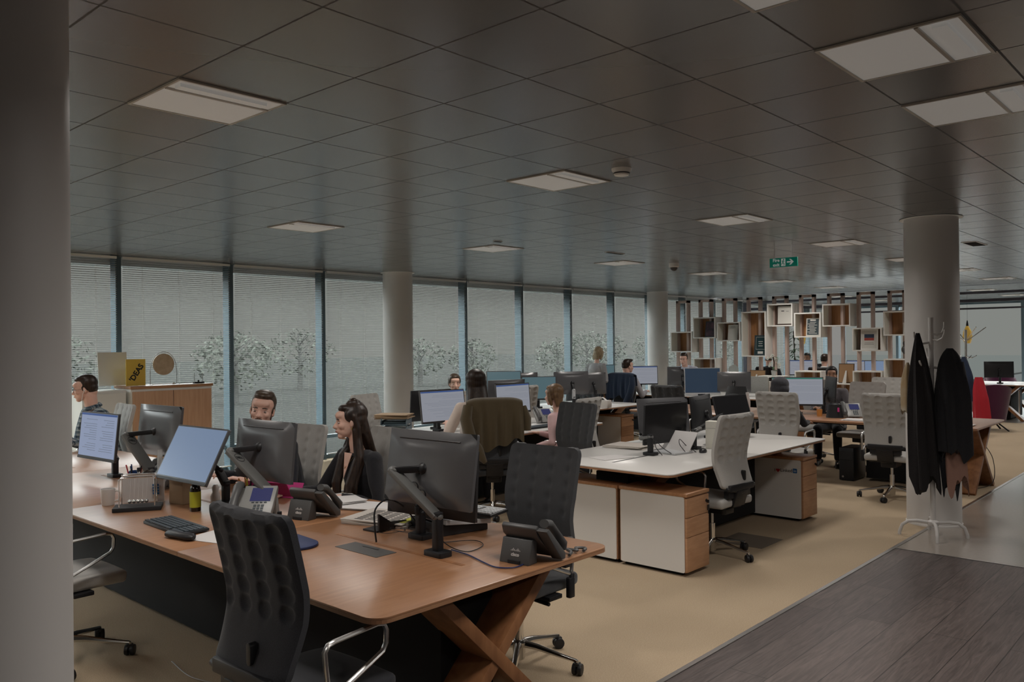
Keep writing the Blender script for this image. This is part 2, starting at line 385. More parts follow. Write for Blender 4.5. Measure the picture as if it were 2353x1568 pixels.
# ------------------------------------------------ outside: ground, sun on it, trees
struct(MB().box((15, 60, -.5), (200, 99, .4)).done('ground', mat('pale_paving', (.0185, .019, .018), 1., spec=0)))
struct(MB().box((80, -20, -.5), (105, 60, .4)).done('ground', mat('pale_paving_side', (.0185, .019, .0185), 1., spec=0)))
sun = bpy.data.lights.new('sun', 'SUN'); sun.energy = .3; sun.angle = math.radians(3); sun.color = (1, .96, .9)
so = bpy.data.objects.new('sun', sun); COL.objects.link(so); so.rotation_euler = Vector((-.25, .75, -1)).to_track_quat('-Z', 'Y').to_euler()
# ================================================================ office chair
def make_chair(fab, legs=5):
    t = thing('office_chair', (0, 0, 0))
    hub = MB().lathe([(.028, .035), (.03, .05), (.034, .10), (.045, .115), (.045, .125), (.03, .135)], seg=18).done('base_hub', M['chrome'], t, smooth=True)
    for k in range(5):
        a = math.radians(36+72*k); ca, sa = math.cos(a), math.sin(a)
        p = lambda r, z: (r*ca, r*sa, z)
        lg = MB().tube([p(.02, .115), p(.10, .108), p(.22, .085), p(.315, .068)], [(.022, .020), (.018, .017), (.014, .012), (.012, .009)], 8)
        lg.tube([p(.315, .072), p(.318, .052)], .009, 8)
        L = lg.done('base_leg', M['chrome'], t, smooth=True)
        cw = MB(); yaw = a+.6+k
        T = Matrix.Translation(p(.318, .029)) @ Matrix.Rotation(yaw, 4, 'Z') @ Matrix.Rotation(PI/2, 4, 'X')
        cw.lathe([(.012, -.026), (.027, -.024), (.029, -.018), (.029, -.006), (.016, -.003), (.016, .003), (.029, .006), (.029, .018), (.027, .024), (.012, .026)], seg=14, M=T)
        cw.box(p(.318, .052), (.035, .022, .014), rz=yaw)
        cw.done('caster', M['blackp'], L, smooth=True)
    MB().tube([(0, 0, .12), (0, 0, .25)], .024, 14).tube([(0, 0, .25), (0, 0, .37)], .014, 12).done('gas_column', M['chrome'], t, smooth=True)
    m = MB().rbox((-.03, 0, .375), (.26, .15, .07), .03).bar((-.10, 0, .375), (-.225, 0, .42), .035, .10, up=(0, 1, 0)).bar((-.222, 0, .415), (-.262, 0, .54), .035, .16, up=(0, 1, 0)).box((0, 0, .395), (.10, .50, .022))
    m.tube([(.03, .07, .375), (.04, .24, .37)], .011, 8)
    m.done('tilt_mechanism', M['blackp'], t, bev=.006)
    MB().sheet(lambda u, v: (-.23+.47*u, (v-.5)*.46*(1-.06*(2*u-1)**4), .475+.006*math.cos((2*v-1)*PI/2)-.022*max(0, u-.75)**1*4*max(0, u-.75)-.004), 12, 8, -.001 if 0 else .065).done('seat', fab, t, bev=.022, segs=3)
    # tufted backrest: rows of buttons sunk into both faces
    def prof(v):   # v 0 bottom .. 1 top -> x offset, half width
        x = -.245+.075*math.sin(min(1, v/.55)*PI*.5+0)*1.0 - .13*max(0, v-.33)**1.25
        w = .205+.030*min(1, max(0, (v-.10)/.45))
        return x, w
    btn = [(b, r) for r in (.40, .53, .66, .79, .91) for b in (-.75, -.25, .25, .75)]
    def dim(u, v):
        d = 0
        a = 2*u-1
        for b, r in btn:
            dv = (v-r)*.60; du = (a-b)*.23
            q = du*du+dv*dv
            if q < .02: d += math.exp(-q/.00035)+.35*math.exp(-du*du/.00022)*math.exp(-dv*dv/.0040)
        return min(d, 1.2)
    def fn(u, v):
        x, w = prof(v); a = 2*u-1
        cr_ = max(0, v-.93)/.07; wc = w-(1-math.sqrt(max(0, 1-cr_**2)))*.03
        cb = max(0, .06-v)/.06; wc -= (1-math.sqrt(max(0, 1-cb**2)))*.03
        return (x+.014*a*a-.008*dim(u, v)+.020, a*wc, .555+.553*v)
    bk = MB().sheet(fn, 44, 60, lambda u, v: .046-.020*dim(u, v)-.020*max(abs(2*u-1)**10, max(0, (v-.97)/.03)))
    bk.done('backrest', fab, t, smooth=True)
    MB().rbox((-.255, 0, .56), (.04, .34, .05), .018).tube([(-.255, -.19, .56), (-.262, 0, .52), (-.255, .19, .56)], .016, 8).box((-.225, 0, .51), (.05, .30, .06)).done('back_bracket', M['blackp'], t, bev=.008)
    MB().rbox((-.250, -.05, .64), (.03, .026, .075), .012, axis='x').done('lumbar_lever', M['blackp'], t, label='black lumbar lever', bev=.003)
    for s in (-1, 1):
        y = .265*s
        ar = MB().tube([(-.10, y, .47), (-.115, y, .60), (-.12, y, .655), (-.105, y, .675), (-.08, y, .68), (.10, y, .69), (.13, y, .683), (.142, y, .66), (.14, y, .615), (.125, y, .59), (0, y, .535), (-.085, y, .50)], (.011, .008), 8)
        A = ar.done('armrest', M['alu'], t, smooth=True)
        MB().rbox((-.095, y, .43), (.045, .03, .10), .01).tube([(-.095, y, .44), (-.11, y, .50)], .015, 8).done('arm_sleeve', M['blackp'], A, bev=.004)
    return t
ch = {k: make_chair(M[m]) for k, m in (('light', 'light'),)}
usedc = [False]
def chair(x, y, deg, fab, label, group='office chairs at the desks', skip=()):
    if fab == 'light' and not usedc[0]:
        usedc[0] = True; c = ch['light']; c.location = (x, y, 0); c.rotation_euler = (0, 0, math.radians(deg)); tag(c, label, 'chair', group); return c
    c = dup(ch['light'], (x, y, 0), math.radians(deg), swap=None if fab == 'light' else {M['light']: M[fab]}, skip=skip)
    return tag(c, label, 'chair', group)
chair(5.74, 3.16, 86, 'light', 'light grey tufted chair seen from behind, drawn up to the near white desk')
chair(1.66, 2.52, 2, 'darkblue', 'charcoal tufted chair in the foreground, its back to the camera at the near wooden desk')
chair(3.13, 2.83, 180, 'dark', 'dark grey tufted chair behind the foreground desk phone, facing the camera')
chair(1.60, 4.68, 2, 'light', 'light grey chair half hidden by the big left pillar, armrest in view')
chair(5.72, 5.50, 50, 'dark', 'dark chair with the olive brown jacket hung over its back')
chair(5.74, 4.66, 172, 'dark', 'dark grey tufted chair behind the left end of the near white desk')
chair(6.52, 5.17, 97, 'light', 'light grey chair of the person in the pink top')
chair(3.03, 4.92, 188, 'light', 'light grey tufted chair behind the man in the dark sweater')
chair(3.24, 4.25, 176, 'light', 'light grey chair behind the long haired woman in black')
chair(3.12, 8.15, 176, 'light', 'light grey chair behind the man in the checked shirt')
chair(5.72, 7.20, -75, 'light', 'light grey tufted chair behind the paper trays at the window side')
chair(8.66, 3.86, 0, 'light', 'light grey chair of the person in the dark hood')
chair(9.00, 2.86, 3, 'light', 'light grey chair just left of the round column, facing the wooden desk')
chair(9.27, 5.6, 0, 'dark', 'dark tufted chair back behind the black monitors, left of the white framed monitor')
chair(11.25, 4.6, 180, 'light', 'light grey chair behind the dark haired woman at the far side of the wooden desk')
chair(10.88, 3.84, 174, 'light', 'light grey chair right of the dark haired woman, empty')
chair(12.45, 4.06, 180, 'light', 'light grey chair farthest right beside the column, in front of the shelving', skip=('caster',))
chair(8.10, 7.36, 72, 'light', 'pale chair seen from behind left of the blonde bobbed head')
chair(10.75, 7.95, -8, 'dark', 'dark grey tufted chair in front of the standing woman')
chair(11.75, 8.0, 0, 'dark', 'chair with the navy jacket over its back, man in grey shirt on it')
chair(11.95, 9.2, 10, 'dark', 'dark chair by the window behind the standing woman')

# ================================================================ bench desks
def bench(x0, y0, n, along, top, label, grommets=(), trunk=None, width=1.345, L=1.43, ends=(1, 1), under=True, inset=None):
    t = thing('bench_desk', (x0, y0, 0), 0 if along == 'x' else PI/2, label, 'desk', 'desk clusters')
    # local: long axis +x, depth +y (for along='y' the thing is turned 90 degrees and depth is -y -> handled with sg)
    sg = 1 if along == 'x' else -1
    W_ = width; tot = n*L
    tm, em = (M['wood'], M['edge']) if top == 'wood' else (M['lam'], M['edge'])
    for k in range(n):
        a, b = k*L+.0015, (k+1)*L-.0015
        r = .07; pts = []
        def corner(cx, cy, a0, on):
            if not on: pts.append((cx, cy)); return
            sx = 1 if a0 in (270, 0) else -1; sy = 1 if a0 in (0, 90) else -1
            for j in range(7):
                q = math.radians(a0+15*j); pts.append((cx-sx*r+r*math.cos(q), cy-sy*r+r*math.sin(q)))
        e0, e1 = k == 0, k == n-1
        y0_, y1_ = (0, W_) if sg == 1 else (-W_, 0)
        corner(b, y1_, 0, e1); corner(a, y1_, 90, e0); corner(a, y0_, 180, e0); corner(b, y0_, 270, e1)
        d = MB().prism(pts, .722, .730).done('desktop', tm, t, bev=.0015)
        MB().prism([(x+(.006 if x < (a+b)/2 else -.006)*0+0, y) for x, y in [(x*1.0, y*1.0) for x, y in pts]], .708, .7218).done('edge_band', em, d)
        cy = sg*W_/2
        MB().box(((a+b)/2, cy, .7305), (L*.62, .022, .0016)).done('cable_slot', M['wooddark' if top == 'wood' else 'greyp'], d)
    cy = sg*W_/2
    MB().box((tot/2, cy-.3, .685), (tot-.3, .05, .044)).box((tot/2, cy+.3, .685), (tot-.3, .05, .044)).done('frame_rail', M['blackm'], t)
    if under: ta, tb_ = trunk or (.25, tot-.25); MB().box(((ta+tb_)/2, cy, .345), (tb_-ta, .30, .62)).done('modesty_trunk', M['blackm'], t, bev=.004, label='dark perforated cable trunk')
    for en, xx in ((0, .17 if inset is None else inset), (1, tot-.17)):
        if not ends[en]: continue
        for s in (1, -1):
            MB().bar((xx+.003*s, cy-.315*s, .700), (xx+.003*s, cy+.40*s, 0.004), .20, .052, up=(0, 1, 0)).done('cross_leg', M['wooddark'], t, bev=.003)
    for (gx, gy, rw) in grommets:
        g = MB().box((gx, gy, .7308), (.30, .115, .002)).done('power_flap', M['greyp'], t)
        MB().box((gx, gy-.03, .7322), (.11, .010, .0012)).done('flap_handle', M['blackp'], g)
    return t
# x0,y0 is the low corner; for along='y' local y runs to -x so x0 is the low x plus nothing
bench(1.71, 2.19, 4, 'y', 'wood', 'long cherry wood bench desk in the foreground with crossed wooden legs', grommets=((.80, -.57, 1),))
bench(4.93, 3.03, 2, 'x', 'white', 'white topped double desk in mid room with black monitor arms', L=1.395, inset=.62)
bench(4.95, 5.62, 2, 'x', 'white', 'white desk of the woman in beige and the person in pink', L=1.395)
bench(8.45, 6.86, 2, 'x', 'white', 'white desk near the windows with the back-to-back grey monitors and tissue box', L=1.06)
bench(9.42, 2.17, 3, 'y', 'wood', 'wooden bench desk behind the round column', L=1.43, trunk=(.28, 1.28))
bench(12.35, 5.3, 3, 'y', 'white', 'far white desk of the man with the navy jacket', L=1.40)
# ================================================================ drawer pedestals
def make_ped(face='woodfront'):
    # local: drawer front faces -y, body depth +y ; origin at front left foot
    t = thing('drawer_pedestal', (0, 0, 0))
    MB().box((.155, .285, .295), (.306, .555, .53)).done('body', M['edge'], t)
    for x in (.0005, .3095): MB().rbox((x, .285, .295), (.006, .54, .532), .012, axis='x').done('side_panel', M['pedwhite'], t)
    MB().box((.155, .28, .574), (.318, .575, .024)).done('top', M['woodx'], t, bev=.002)
    MB().box((.155, .30, .016), (.24, .48, .03)).done('plinth', M['blackm'], t)
    z = .032
    for k, h in enumerate((.245, .138, .138)):
        d = MB().box((.155, .003, z+h/2), (.308, .016, h-.004)).done('drawer', M['woodfront'], t, bev=.0015); z += h
    lk = MB().lathe([(.011, 0), (.011, .006), (.008, .008)], M=Matrix.Translation((.272, -.005, .505)) @ Matrix.Rotation(PI/2, 4, 'X')).box((.272, -.02, .500), (.006, .018, .022)).done('lock', M['blackp'], d)
    MB().box((.276, -.020, .455), (.022, .006, .040)).box((.276, -.020, .425), (.006, .003, .03)).done('key', M['blackp'], d)
    return t
ped0 = make_ped()
tag(ped0, 'white drawer pedestal with wooden drawers and key, front right of the near white desk', 'pedestal', 'drawer pedestals'); ped0.location = (5.06, 2.985, 0)
def ped(x, y, deg, label, skip=()):
    return dup(ped0, (x, y, 0), math.radians(deg), label, skip=skip)
ped(5.37, 4.135, 180, 'white pedestal behind the one with the key, its end panel facing left', ('lock', 'key'))
p5 = ped(7.285, 3.09, 0, 'white drawer pedestal with the red heart sticker under the far end of the white desk', ('key',))
ped(7.595, 4.235, 180, 'white pedestal behind the one with the heart sticker', ('lock', 'key'))
ped(3.19, 3.655, 90, 'white pedestal under the foreground wooden desk', ('key',))
ped(9.98, 6.95, 0, 'white pedestal with wooden edges at the end of the far white desk', ('key',))
ped(10.36, 2.42, 90, 'pale pedestal behind the crossed legs right of the column', ('key',))
ped(19.9, 3.75, 60, 'white pedestal under the far desk behind the purple armchair', ('key',))
# heart sticker
M['blueink'] = mat('blue_ink', (.01, .10, .28), .5); M['redink'] = mat('red_ink', (.45, .02, .03), .5); M['ink'] = mat('black_ink', (.015, .015, .017), .6)
M['whiteink'] = mat('white_ink', (.7, .7, .7), .6)
Rx = Matrix(((0, 0, -1, 0), (-1, 0, 0, 0), (0, 1, 0, 0), (0, 0, 0, 1)))   # text plane facing -x, reading towards -y
def side_text(nm, s, size, m, p, y, z, **k): return text(nm, s, size, m, p, (-.0042, y, z), Rx @ Matrix.Rotation(math.radians(2), 4, 'Z'), **k)
side_text('sticker_letter', 'I', .040, M['ink'], p5, .262, .455)
hp = []
for k in range(40):
    a = 2*PI*k/40; hp.append((.0012*16*math.sin(a)**3, .0012*(13*math.cos(a)-5*math.cos(2*a)-2*math.cos(3*a)-math.cos(4*a))))
h = MB().prism(hp, 0, .001).done('sticker_heart', M['redink'], p5); h.matrix_local = Matrix.Translation((-.0042, .232, .456)) @ Rx
side_text('sticker_word', 'Linked', .043, M['ink'], p5, .152, .460)
h = MB().rbox((0, 0, 0), (.040, .042, .001), .006).done('sticker_square', M['blueink'], p5); h.matrix_local = Matrix.Translation((-.0042, .070, .464)) @ Rx
side_text('sticker_letters', 'in', .036, M['whiteink'], p5, .070, .463).location.x -= .001

# ================================================================ monitors
M['screen_off'] = mat('dark_screen', (.012, .012, .014), .25)
M['mon_back'] = mat('monitor_back', (.085, .085, .09), .26, spec=.7, coat=.3)
M['mon_dark'] = mat('monitor_back_dark', (.02, .02, .022), .45)
M['arm'] = mat('monitor_arm_grey', (.13, .13, .125), .4)
M['silver'] = mat('silver_plastic', (.45, .46, .47), .35)
def scr(nm, col, e): return mat(nm, (.01, .01, .012), .25, emit=col, es=e)
SC = dict(blue=scr('screen_blue_grey', (.35, .48, .72), .42), doc=scr('screen_document', (.48, .57, .82), .46), pale=scr('screen_pale', (.60, .63, .72), .38), slate=scr('screen_slate', (.030, .052, .085), .62), teal=scr('screen_teal', (.085, .145, .165), .80), off=M['screen_off'])
M['scrline'] = mat('screen_text_grey', (.01, .01, .01), .4, emit=(.20, .24, .32), es=.45)
M['scrbar'] = mat('screen_title_bar', (.01, .01, .01), .4, emit=(.05, .12, .38), es=.5)
M['scrgreen'] = mat('screen_green_bar', (.01, .01, .01), .4, emit=(.02, .20, .15), es=.6)
def make_monitor(w=.55, h=.335, back='mon_back', screen='off', doc=None, frame='mon_dark'):
    """local origin at the panel centre, screen faces +x"""
    t = thing('monitor', (0, 0, 0))
    def shell(u, v):
        a, b = 2*u-1, 2*v-1
        q = (1-abs(a)**4)*(1-abs(b)**4); return (-.012-.030*q, a*w/2, b*h/2)
    MB().sheet(shell, 14, 12, lambda u, v: -.001).rbox((-.004, 0, 0), (.016, w, h), .008, axis='x').done('housing', M[back], t, smooth=True)
    MB().tube([(-.0125-.030*(1-abs(k/10)**4)*(1-.76**4), k/10*w/2, .38*h) for k in range(-7, 8)], .0028, 6).done('vent_slot', M['blackp'], t)
    s = MB().box((.0045, 0, .006), (.002, w-.022, h-.032)).done('screen', SC[screen], t)
    if doc:
        MB().box((.0060, 0, h/2-.018), (.0008, w-.024, .014)).done('title_bar', M['scrgreen' if doc == 'sheet' else 'scrbar'], s)
        ln = MB(); rnd = random.Random(3)
        for k in range(15):
            for c0, c1 in ((-.42, -.06), (.03, .40)) if doc == 'doc' else ((-.45, .42),):
                if rnd.random() < .22: continue
                L = (c1-c0)*w*rnd.uniform(.5, 1)
                y0 = -c0*w-L/2
                ln.box((.0060, y0, h*.34-k*h*.046), (.0006, L, .0028 if doc == 'doc' else .0014))
        ln.done('text_lines', M['scrline'], s)
    MB().box((.0055, 0, -h/2+.008), (.001, w, .015)).done('chin', M[frame], t)
    return t
def place_mon(m, c, deg, tilt=0, roll=0):
    m.location = c; m.rotation_mode = 'XYZ'; m.rotation_euler = (math.radians(roll), math.radians(tilt), math.radians(deg))
def marm(owner, foot, elbow, head, logo=False, col='arm', pole=.14, oval=True):
    """desk clamp arm: post, flat lower link, short upper link to the screen"""
    T0 = Matrix.Translation(foot); bpy.context.view_layer.update(); inv = owner.matrix_basis.inverted() @ T0
    t = None; parts = []
    e = Vector(elbow)-Vector(foot); hd = Vector(head)-Vector(foot)
    MB().rbox((0, 0, pole/2), (.042, .042, pole), .012).rbox((0, 0, .012), (.075, .11, .024), .01).done('stand_post', M['blackp'], t, bev=.002); parts.append(bpy.context.scene.collection.objects[-1])
    p0 = Vector((0, 0, pole-.02)); d = (e-p0)
    side = d.cross(Vector((0, 0, 1))).normalized(); nrm = side.cross(d).normalized()
    aw = .088 if logo else .062
    lk = MB().bar(p0, e, .022, aw, up=side).ell((0, 0, pole-.02), (.026, .026, .020), 12).ell(tuple(e), (.024, .024, .020), 12).done('stand_arm', M[col], t, bev=.004); parts.append(lk)
    MB().bar(e, hd, .03, .03).ell(tuple(hd), (.03, .03, .03), 12).done('screen_bracket', M['blackp'], t, bev=.004); parts.append(bpy.context.scene.collection.objects[-1])
    if logo:
        toC = (Vector((0, 0, 1.65))-Vector(elbow)).normalized()
        nrm = nrm if nrm.dot(toC) > 0 else -nrm
        yv = d.normalized(); xv = yv.cross(nrm)
        R = Matrix(((xv.x, yv.x, nrm.x, 0), (xv.y, yv.y, nrm.y, 0), (xv.z, yv.z, nrm.z, 0), (0, 0, 0, 1)))
        c = p0+d*.80+nrm*.0120
        r_ = MB(); r_.tube([(.030*math.cos(a*PI/14), .030*math.sin(a*PI/14), 0) for a in range(28)], .0016, 6, closed=True)
        o = r_.done('logo_ring', M['ink'], lk); o.matrix_local = Matrix.Translation(c) @ R
        text('logo_letters', 'DELL', .020, M['ink'], lk, c, R @ Matrix.Rotation(-.2, 4, 'Z'), bold=.0006)
    elif oval:
        yv = d.normalized()
        for f in (.45, .62):
            c = p0+d*f
            MB().tube([c+yv*.016*math.cos(a*PI/8)*1.3+side*.034+nrm*.02*math.sin(a*PI/8) for a in range(16)], .003, 6, closed=True).done('cable_clip', M['blackp'], lk)
    for o in parts: o.parent = owner; o.matrix_local = inv
    return owner
protos = {}
# foreground desk (left to right in the picture)
def mm(kind, c, deg, tilt, label, foot=None, elbow=None, head=None, roll=0, logo=False, col='blackp', pole=.14, oval=False):
    m = mon(kind, c, deg, tilt, label, roll)
    if foot is None:
        a = math.radians(deg); b = (c[0]-.09*math.cos(a), c[1]-.09*math.sin(a))
        foot = (b[0], b[1], .73); elbow = (b[0], b[1], max(.88, c[2]-.1)); head = (c[0]-.045*math.cos(a), c[1]-.045*math.sin(a), c[2])
    marm(m, foot, elbow, head, logo, col, pole, oval)
    return m
mon_kind_first = {}
def mon(kind, c, deg, tilt, label, roll=0, group='monitors on the desks'):
    P = dict(back=dict(), dark=dict(back='mon_dark'), blue=dict(screen='blue', w=.55), doc=dict(screen='doc', doc='doc'), pale=dict(screen='pale', doc='plain', w=.60, h=.345),
             sheet=dict(screen='pale', doc='sheet', w=.62, h=.36), slate=dict(screen='slate', frame='silver', back='silver', w=.62, h=.45), teal=dict(screen='teal', w=.50))
    if kind not in protos: protos[kind] = make_monitor(**P[kind])
    m = dup(protos[kind]); place_mon(m, c, deg, tilt, roll); return tag(m, label, 'monitor', group)
mm('doc', (2.30, 6.06, 1.03), 184, -6, 'monitor showing a blue and white text document, next to the left pillar', (2.41, 6.05, .73), (2.40, 6.2, .95), (2.34, 6.06, 1.03))
mm('back', (2.47, 5.46, 1.095), 3, 6, 'monitor seen from behind left of the blank blue screen, cabinet behind it', (2.36, 5.36, .73), (2.29, 5.56, 1.075), (2.44, 5.46, 1.09), logo=True, col='arm')
mm('blue', (2.24, 4.55, 1.035), 183, -27, 'blank blue grey screen tilted far back, in front of the cabinet', (2.40, 4.46, .73), (2.38, 4.50, .93), (2.30, 4.54, 1.02))
mm('back', (2.48, 4.16, 1.065), 3, 6, 'monitor seen from behind that hides the chin of the bearded man', (2.41, 3.99, .73), (2.30, 4.22, 1.075), (2.45, 4.16, 1.085), logo=True, col='arm')
mm('back', (2.50, 2.79, 1.09), 3, 9, 'large monitor seen from behind in front of the woman in black, closest to the camera', (2.42, 2.66, .73), (2.37, 2.90, 1.085), (2.47, 2.80, 1.09), col='arm', pole=.19, oval=True)
mm('dark', (2.68, 2.98, .985), 8, 4, 'dark monitor hanging lower behind the closest monitor')
# near white desk
mm('back', (6.56, 4.10, .97), 66, 8, 'dark monitor with pale upper edge, angled behind the black screen on the near white desk')
mm('dark', (6.03, 3.745, .965), 262, 3, 'black screen facing the camera on the near white desk', (5.72, 3.70, .73), (5.74, 3.80, .86), (6.05, 3.78, .99), col='arm', pole=.17)
mm('dark', (7.08, 4.00, .97), 100, 6, 'grey monitor back between the two black screens on the near white desk')
mm('dark', (7.12, 3.68, .985), 264, -16, 'dark screen tilted back, right of the white box on the near white desk', (6.28, 3.62, .73), (6.34, 3.60, .90), (7.11, 3.74, 1.0), col='arm', pole=.17)
# white desk of beige and pink
mm('pale', (5.92, 6.40, 1.00), -94, -8, 'bright spreadsheet screen left of the woman in beige')
mm('pale', (7.02, 6.40, 1.02), -88, -4, 'bright screen right of the woman in beige')
mm('dark', (6.06, 6.76, .99), 86, -4, 'monitor back just behind the left bright screen of the woman in beige')
mm('back', (7.26, 6.74, 1.055), 80, -5, 'grey monitor back behind the bright screen at the right of the woman in beige')
# window-side white desk
mm('teal', (8.60, 8.02, 1.10), 225, -12, 'grey screen tilted back, leftmost at the window-side desk', col='silver')
mm('back', (8.98, 8.05, 1.06), 60, 4, 'monitor back second from left at the window-side desk', col='silver')
mm('teal', (8.86, 7.58, 1.02), 230, -3, 'teal screen facing the camera at the window-side desk', col='silver')
mm('back', (9.52, 7.52, 1.07), 62, 4, 'monitor back with bent arm at the right of the window-side desk', col='silver')
mm('back', (10.33, 7.75, 1.02), 75, 3, 'monitor back half hidden behind the standing woman at the window')
# far desks
mm('pale', (12.80, 8.45, 1.05), 228, -3, 'bright screen in front of the man in grey shirt, far desk')
mm('back', (13.15, 7.80, 1.04), 30, 2, 'monitor back just left of the leaning man, far desk')
mm('slate', (12.66, 7.12, .985), 222, -3, 'monitor with pale silver frame and slate blue picture', col='silver')
mm('back', (12.7, 6.55, .98), 20, 2, 'monitor back right of the silver framed monitor')
mm('teal', (12.5, 9.15, 1.08), 215, -3, 'blue screen behind the standing woman')
mm('sheet', (10.05, 4.32, 1.02), 204, -3, 'large bright spreadsheet screen with green bar beside the hooded person')
mm('dark', (10.42, 4.04, 1.03), -56, 4, 'monitor back edge in front of the dark haired woman')

# ================================================================ room objects
Ry = lambda: Matrix(((0, 0, -1, 0), (-1, 0, 0, 0), (0, 1, 0, 0), (0, 0, 0, 1)))  # text plane facing -x
Rfy = Matrix.Rotation(PI/2, 4, 'X')   # text plane facing -y
M['green'] = mat('exit_green', (.0, .16, .11), .4, emit=(0, .16, .11), es=.22)
M['exitwhite'] = mat('exit_white', (.6, .6, .6), .4, emit=(.5, .52, .5), es=.25)
s_ = thing('fire_exit_sign', (9.02, 4.02, 2.555), 0, 'green hanging fire exit sign with running man and arrow', 'sign')
MB().box((0, 0, 0), (.02, .33, .105)).done('panel', M['green'], s_, bev=.002)
for y in (-.10, .11): MB().tube([(0, y, .05), (0, y, .195)], .0025, 6).done('hanger_wire', M['alu'], s_)
text('lettering', 'Fire\nexit', .052, M['exitwhite'], s_, (-.0112, .085, .0), Ry(), bold=.001)
MB().box((-.0112, 0, 0), (.001, .05, .085)).done('door_symbol', M['exitwhite'], s_)
rm = MB().ell((-.0125, -.004, .030), (.001, .008, .008), 10)
for a, b, w in (((0, .002, .02), (0, .004, -.005), .012), ((0, .004, -.005), (0, -.012, -.018), .008), ((0, -.012, -.018), (0, -.006, -.035), .007), ((0, .004, -.005), (0, .016, -.020), .008), ((0, .016, -.02), (0, .022, -.022), .006), ((0, .002, .018), (0, -.015, .008), .006), ((0, .002, .018), (0, .017, .012), .006)):
    rm.bar(Vector(a)+Vector((-.0125, 0, 0)), Vector(b)+Vector((-.0125, 0, 0)), w, .001, up=(1, 0, 0))
rm.done('running_man', M['green'], s_)
ar = MB().prism([(-.045, .008), (.005, .008), (-.018, .032), (.002, .032), (.035, 0), (.002, -.032), (-.018, -.032), (.005, -.008), (-.045, -.008)], 0, .001).done('arrow', M['exitwhite'], s_)
ar.matrix_local = Matrix.Translation((-.0112, -.088, 0)) @ Ry()

sd = thing('smoke_detector', (4.29, 2.968, HC), 0, 'round white smoke detector on the ceiling, right of the mid ceiling light', 'smoke detector')
MB().lathe([(.02, -.045), (.045, -.043), (.05, -.03), (.052, -.025), (.062, -.012), (.064, 0)], seg=28).done('housing', M['white'], sd, smooth=True)
MB().lathe([(.0505, -.034), (.0525, -.034), (.0525, -.026), (.0505, -.026)], seg=28).done('vent_ring', M['greyp'], sd)
dc = thing('dome_camera', (9.9, 5.99, HC), 0, 'small white dome camera hanging from the ceiling near the windows', 'camera')
MB().lathe([(.06, -.06), (.07, -.05), (.07, 0)], seg=24).done('housing', M['white'], dc, smooth=True)
MB().ell((0, 0, -.06), (.052, .052, .05), 20).done('dome', M['greyp'], dc, smooth=True)
def vent(x, y, lx, ly, label):
    v = thing('ceiling_vent', (x, y, HC), 0, label, 'vent', 'air vents in the ceiling')
    MB().box((0, 0, -.003), (lx, ly, .006)).done('frame', M['white'], v)
    q = MB()
    for k in range(9): q.box((-lx*.4+lx*.8*k/8, 0, -.008), (lx*.05, ly*.8, .006))
    q.done('grille', M['blackm'], v)
vent(10.5, 2.41, .5, .16, 'slotted air vent in the ceiling just right of the round column')
vent(8.22, 5.8, .36, .05, 'thin slot vent in the ceiling over the window-side desks')
vent(6.35, 5.99, .12, .03, 'tiny slot vent in the ceiling left of the window column')

# ---------------------------------------------------------------- shelving partition
M['shelfwhite'] = mat('shelf_white', (.82, .81, .77), .5); M['shelfin'] = mat('shelf_cream_inside', (.72, .70, .62), .6)
M['shelfback'] = wood('shelf_back_wood', (.40, .19, .075), (.50, .26, .12), (24, 24, 1.5), .5)
M['post'] = wood('shelf_post_wood', (.50, .38, .33), (.58, .45, .39), (14, 14, 2), .5)
sh = thing('shelving_partition', (15.3, 7, 0), 0, 'tall open partition of staggered white boxes on wooden frames at the far side', 'shelving')
YC = [9.253-.541*i for i in range(9)]
for i, y in enumerate(YC):
    f = MB(); w = .30; d = .30
    # two loops joined into one upright frame, standing behind the boxes
    for yy in (y-.025, y-w+.025): f.box((.10, yy-7, 1.27), (.09, .05, 2.54))
    f.box((.10, y-w/2-7, 2.515), (.09, w, .05)).box((.10, y-w/2-7, .03), (.09, w, .05))
    f.done('frame', M['post'], sh)
def sbox(i, z0, z1, w=.51, back='shelfback', d=.36, off=0):
    y1 = YC[i]-7-off; y0 = y1-w; t = .022
    b = MB().box((0, (y0+y1)/2, z0+t/2), (d, w, t)).box((0, (y0+y1)/2, z1-t/2), (d, w, t)).box((0, y0+t/2, (z0+z1)/2), (d, t, z1-z0-2*t)).box((0, y1-t/2, (z0+z1)/2), (d, t, z1-z0-2*t)).done('box_shelf', M['shelfwhite'], sh)
    MB().box((d/2-.012, (y0+y1)/2, (z0+z1)/2), (.016, w-2*t, z1-z0-2*t)).done('back_panel', M[back], b)
    MB().box((0, y1-t-.002, (z0+z1)/2), (d-.03, .003, z1-z0-2*t)).done('side_lining', M['shelfin'], b)
for a in ((0, 1.446, 1.877), (1, 1.731, 2.165), (2, 1.668, 2.05), (3, 1.356, 2.245), (4, 1.944, 2.377), (5, 1.724, 2.189), (6, 1.92, 2.333), (7, 1.462, 1.881), (8, 1.734, 2.166),
          (1, .905, 1.323), (8, .968, 1.326), (7, .80, 1.105), (5, .69, 1.09), (3, .50, .864), (6, .50, .874), (2, .60, .95), (0, .60, .95)): sbox(*a)
def onshelf(x, i, dy, z): return (x, YC[i]-dy, z)
